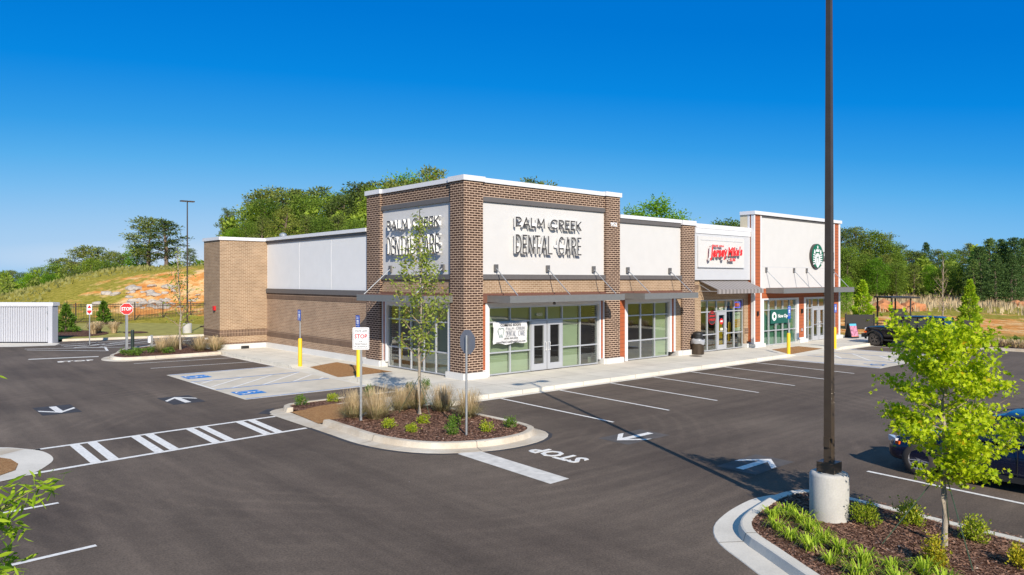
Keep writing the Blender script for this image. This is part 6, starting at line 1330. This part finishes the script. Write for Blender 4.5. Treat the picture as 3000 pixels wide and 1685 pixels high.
# ------------------------------------------------------------------ vehicles
def vehicle(name, label, cat, loc, paintm, st, green, wheels, wr, ww, rimm, extras=None, arch=1.18):
    """st: stations (y, half width, z low, z belt/hood, crown) from front (+y) to rear; green: (y, z, half width) roof polyline"""
    t_ = thing(name, label, cat, loc)
    mb = MB(); rings = []
    for y, hw, z0, z1, cr in st:
        rings.append([(-hw*0.90, y, z0), (-hw*0.985, y, z0+0.10), (-hw, y, z0+(z1-z0)*0.45), (-hw*0.985, y, z0+(z1-z0)*0.72), (-hw*0.93, y, z1-0.03), (-hw*0.80, y, z1+cr*0.6), (0, y, z1+cr), (hw*0.80, y, z1+cr*0.6), (hw*0.93, y, z1-0.03), (hw*0.985, y, z0+(z1-z0)*0.72), (hw, y, z0+(z1-z0)*0.45), (hw*0.985, y, z0+0.10), (hw*0.90, y, z0)])
    n = len(rings[0]); mb.v = [p for r in rings for p in r]
    for i in range(len(rings)-1):
        for k in range(n):
            k2 = (k+1) % n; mb.f.append((i*n+k, i*n+k2, (i+1)*n+k2, (i+1)*n+k)); mb.m.append(0); mb.uv += [(0, 0)]*4
    for r in (0, len(rings)-1): mb.f.append(tuple(range(r*n, r*n+n)) if r == 0 else tuple(reversed(range(r*n, r*n+n)))); mb.m.append(0); mb.uv += [(0, 0)]*n
    body = mb.build('body', M[paintm], t_, smooth=True); md = body.modifiers.new('s', 'SUBSURF'); md.levels = 2; md.render_levels = 2
    # wheel wells
    for wy in wheels:
        for s in (-1, 1):
            hw = max(q[1] for q in st); cut = MB(); cut.prism(arc(wy, wr, wr*arch, wr*arch, -10, 190, 20), lambda a, b, d: (d, a, b), s*(hw-0.28), s*(hw+0.1)); c = cut.build('cutter', M['black']); c.parent = t_
            bo = body.modifiers.new('b', 'BOOLEAN'); bo.object = c; bo.operation = 'DIFFERENCE'; bo.solver = 'EXACT'; cutters.append((body, c))
            wl = thing_part('wheel', t_, (s*(hw-ww/2-0.01), wy, wr)); mb = MB(); pr = [(wr*0.62, -ww/2), (wr*0.93, -ww/2), (wr, -ww/2+0.03), (wr, ww/2-0.03), (wr*0.93, ww/2), (wr*0.62, ww/2)]
            b0 = 0; N_ = 36
            for r_, x_ in pr:
                for k in range(N_): mb.v.append((x_, r_*math.cos(2*math.pi*k/N_), r_*math.sin(2*math.pi*k/N_)))
            for i in range(len(pr)-1):
                for k in range(N_): k2 = (k+1) % N_; mb.f.append((i*N_+k, i*N_+k2, (i+1)*N_+k2, (i+1)*N_+k)); mb.m.append(0); mb.uv += [(0, 0)]*4
            ty = mb.build('tyre', M['tyre'], wl, smooth=True); ty.data.shade_smooth() if hasattr(ty.data, 'shade_smooth') else None
            mb = MB(); o_ = s*(ww/2-0.03)
            mb.tube([(o_-s*0.06, 0, 0), (o_-s*0.05, 0, 0)], wr*0.62, 30, 1); mb.tube([(o_-s*0.02, 0, 0), (o_+s*0.015, 0, 0)], wr*0.14, 14)
            for k in range(10):
                a = k*math.pi/5+(0.12 if k % 2 else -0.12); p = Vector((0, math.cos(a), math.sin(a))); q_ = Vector((0, -math.sin(a), math.cos(a)))
                mb.obox(Vector((o_, 0, 0))+p*wr*0.36, p, q_, (1, 0, 0), wr*0.26, wr*0.035, 0.015)
            P = [(o_, wr*0.61*math.cos(a*math.pi/15), wr*0.61*math.sin(a*math.pi/15)) for a in range(31)]; mb.tube(P, 0.018, 5, caps=False)
            mb.build('rim', [M[rimm], M['black']], wl)
    # greenhouse: green = list of (y, z, half width at roof)
    gb_, gt_ = green
    mb = MB(); nb_ = len(gb_)
    L0 = [(-h_, y, z) for y, z, h_ in gb_]; R0 = [(h_, y, z) for y, z, h_ in gb_]; L1 = [(-h_, y, z) for y, z, h_ in gt_]; R1 = [(h_, y, z) for y, z, h_ in gt_]
    for i in range(nb_-1): mb.face([L0[i], L0[i+1], L1[i+1], L1[i]]); mb.face([R0[i+1], R0[i], R1[i], R1[i+1]])
    mb.face([R0[0], L0[0], L1[0], R1[0]]); mb.face([L0[-1], R0[-1], R1[-1], L1[-1]]); mb.build('windows', M['carglass'], t_)
    mb = MB(); Lr = [(p[0]*1.01, p[1], p[2]) for p in L1]; k_ = 5
    for i in range(nb_-1):
        for j in range(k_*2):
            def Q(ii, jj): f = jj/(k_*2); a, b = L1[ii], R1[ii]; return (a[0]+(b[0]-a[0])*f, a[1], a[2]+0.06*(1-(2*f-1)**4)*(0.3 if ii in (0, nb_-1) else 1))
            mb.face([Q(i, j), Q(i+1, j), Q(i+1, j+1), Q(i, j+1)])
    mb.build('roof', M[paintm], t_, smooth=True)
    for A0, A1 in ((L0, L1), (R0, R1)):
        mb = MB()
        for i in range(nb_): mb.tube([A0[i], A1[i]], 0.035, 6)
        mb.tube(A1, 0.035, 6); mb.tube(A0, 0.03, 6)
        mb.build('window_pillars', M[paintm], t_, smooth=True)
    return t_
cutters = []
def thing_part(name, parent, loc):
    o = bpy.data.objects.new(name, None); COL.objects.link(o); o.parent = parent; o.location = loc; return o
# navy crossover facing the lane; local origin under the body centre, +y forward
st = [(2.28, 0.55, 0.42, 0.60, 0.0), (2.24, 0.74, 0.26, 0.70, 0.02), (2.05, 0.87, 0.22, 0.84, 0.05), (1.6, 0.91, 0.22, 0.94, 0.07), (1.0, 0.92, 0.22, 1.02, 0.05), (0.4, 0.92, 0.22, 1.04, 0.0), (-0.6, 0.92, 0.22, 1.06, 0.0), (-1.5, 0.92, 0.24, 1.08, 0.0), (-2.1, 0.88, 0.28, 1.08, 0.0), (-2.3, 0.78, 0.40, 0.98, 0.0)]
gr = ([(1.0, 1.02, 0.80), (0.2, 1.04, 0.86), (-0.75, 1.06, 0.86), (-1.6, 1.08, 0.84), (-2.15, 1.08, 0.74)], [(0.25, 1.50, 0.60), (0.0, 1.56, 0.64), (-0.8, 1.60, 0.64), (-1.5, 1.58, 0.62), (-1.85, 1.50, 0.58)])
st = [((1.42+(y-1.42)*0.80) if y > 1.42 else y, hw, 0.2+(z0-0.22)*0.9, z1*0.86, c_) for y, hw, z0, z1, c_ in st]; gr = tuple([(y, z*0.875, h_) for y, z, h_ in g_] for g_ in gr)
cr_ = vehicle('parked_car', 'dark navy car parked behind the maple at the right edge', 'car', (-0.32, -18.1, 0), 'carblue', st, gr, (1.42, -1.35), 0.325, 0.22, 'rim')
mb = MB(); mb.obox((-0.66, 1.97, 0.63), (0.72, 0.62, 0), (0, 0, 1), (-0.62, 0.72, 0.1), 0.20, 0.055, 0.06); mb.build('headlight', M['lamp'], cr_); mb = MB(); mb.obox((0.66, 1.97, 0.63), (0.72, -0.62, 0), (0, 0, 1), (0.62, 0.72, 0.1), 0.20, 0.055, 0.06); mb.build('headlight', M['lamp'], cr_)
mb = MB(); mb.obox((-0.83, 1.83, 0.61), (0.45, 0.9, 0), (0, 0, 1), (-0.9, 0.45, 0), 0.05, 0.03, 0.045); mb.build('indicator_lamp', M['amber'], cr_)
MB().box(-0.45, 0.45, 2.04, 2.12, 0.42, 0.56).build('grille', M['black'], cr_); MB().box(-0.26, 0.26, 2.11, 2.13, 0.28, 0.39).build('number_plate', M['signwhite'], cr_)
for s in (-1, 1):
    mb = MB(); mb.obox((s*1.02, 0.72, 0.97), (1, 0, 0), (0, 1, 0), (0, 0, 1), 0.10, 0.07, 0.07); mb.build('mirror', M['carblue'], cr_)
    for y in (0.15, -0.85): MB().box(s*0.92-0.012, s*0.92+0.012, y-0.1, y+0.1, 0.76, 0.785).build('door_handle', M['carblue'], cr_)
    mb = MB(); mb.box(s*0.905-0.02, s*0.905+0.02, -0.95, 1.0, 0.20, 0.31); mb.build('side_sill', M['black'], cr_)
    mb = MB()
    for y in (0.85, -0.3, -1.15): mb.box(s*0.921-0.004, s*0.921+0.004, y-0.006, y+0.006, 0.34, 0.86)
    mb.build('door_gap', M['black'], cr_)
# black off-road vehicle
st = [(2.2, 0.80, 0.52, 0.98, 0.0), (2.15, 0.86, 0.48, 1.10, 0.02), (1.9, 0.94, 0.46, 1.16, 0.04), (1.2, 0.95, 0.44, 1.18, 0.05), (0.75, 0.95, 0.42, 1.19, 0.0), (-0.6, 0.95, 0.42, 1.19, 0), (-1.9, 0.95, 0.44, 1.19, 0), (-2.3, 0.92, 0.5, 1.15, 0)]
gr = ([(0.72, 1.18, 0.86), (0.1, 1.19, 0.90), (-0.8, 1.19, 0.90), (-1.6, 1.19, 0.90), (-2.25, 1.17, 0.86)], [(0.30, 1.76, 0.78), (0.05, 1.80, 0.80), (-0.8, 1.83, 0.80), (-1.6, 1.83, 0.80), (-2.15, 1.80, 0.78)])
tk = vehicle('off_road_vehicle', 'dusty black boxy off-road vehicle parked nose in at the far end of the walk', 'car', (29.5, -5.2, 0), 'carblack', st, gr, (1.58, -1.45), 0.40, 0.27, 'rimdark', arch=1.15)
for s in (-1, 1):
    mb = MB(); P = [(s*1.0, 1.58+0.50*math.cos(R_(a)), 0.42+0.52*math.sin(R_(a))) for a in range(0, 181, 15)]; mb.tube(P, 0.06, 6); mb.build('wheel_flare', M['carblack'], tk)
    mb = MB(); mb.box(s*1.0-0.07, s*1.0+0.07, -0.95, 1.0, 0.36, 0.44); mb.build('side_step', M['black'], tk)
    MB().tube([(s*0.66, 2.16, 0.98), (s*0.66, 2.23, 0.98)], 0.10, 16).build('headlight', M['lamp'], tk); MB().box(s*0.90-0.06, s*0.90+0.06, 2.08, 2.2, 0.78, 0.88).build('indicator_lamp', M['amber'], tk)
    mb = MB(); mb.obox((s*1.08, 0.55, 1.30), (1, 0, 0), (0, 1, 0), (0, 0, 1), 0.10, 0.06, 0.10); mb.build('mirror', M['black'], tk)
MB().box(-0.9, 0.9, 2.18, 2.38, 0.50, 0.72).build('bumper', M['black'], tk); MB().box(-0.5, 0.5, 2.17, 2.22, 0.78, 1.05).build('grille', M['black'], tk)
# bake the wheel-well cuts and drop the cutters
bpy.context.view_layer.update(); dg = bpy.context.evaluated_depsgraph_get(); done = set()
for body, c in cutters:
    if body.name in done: continue
    done.add(body.name); me = bpy.data.meshes.new_from_object(body.evaluated_get(dg)); body.modifiers.clear(); body.data = me
for body, c in cutters: bpy.data.objects.remove(c)
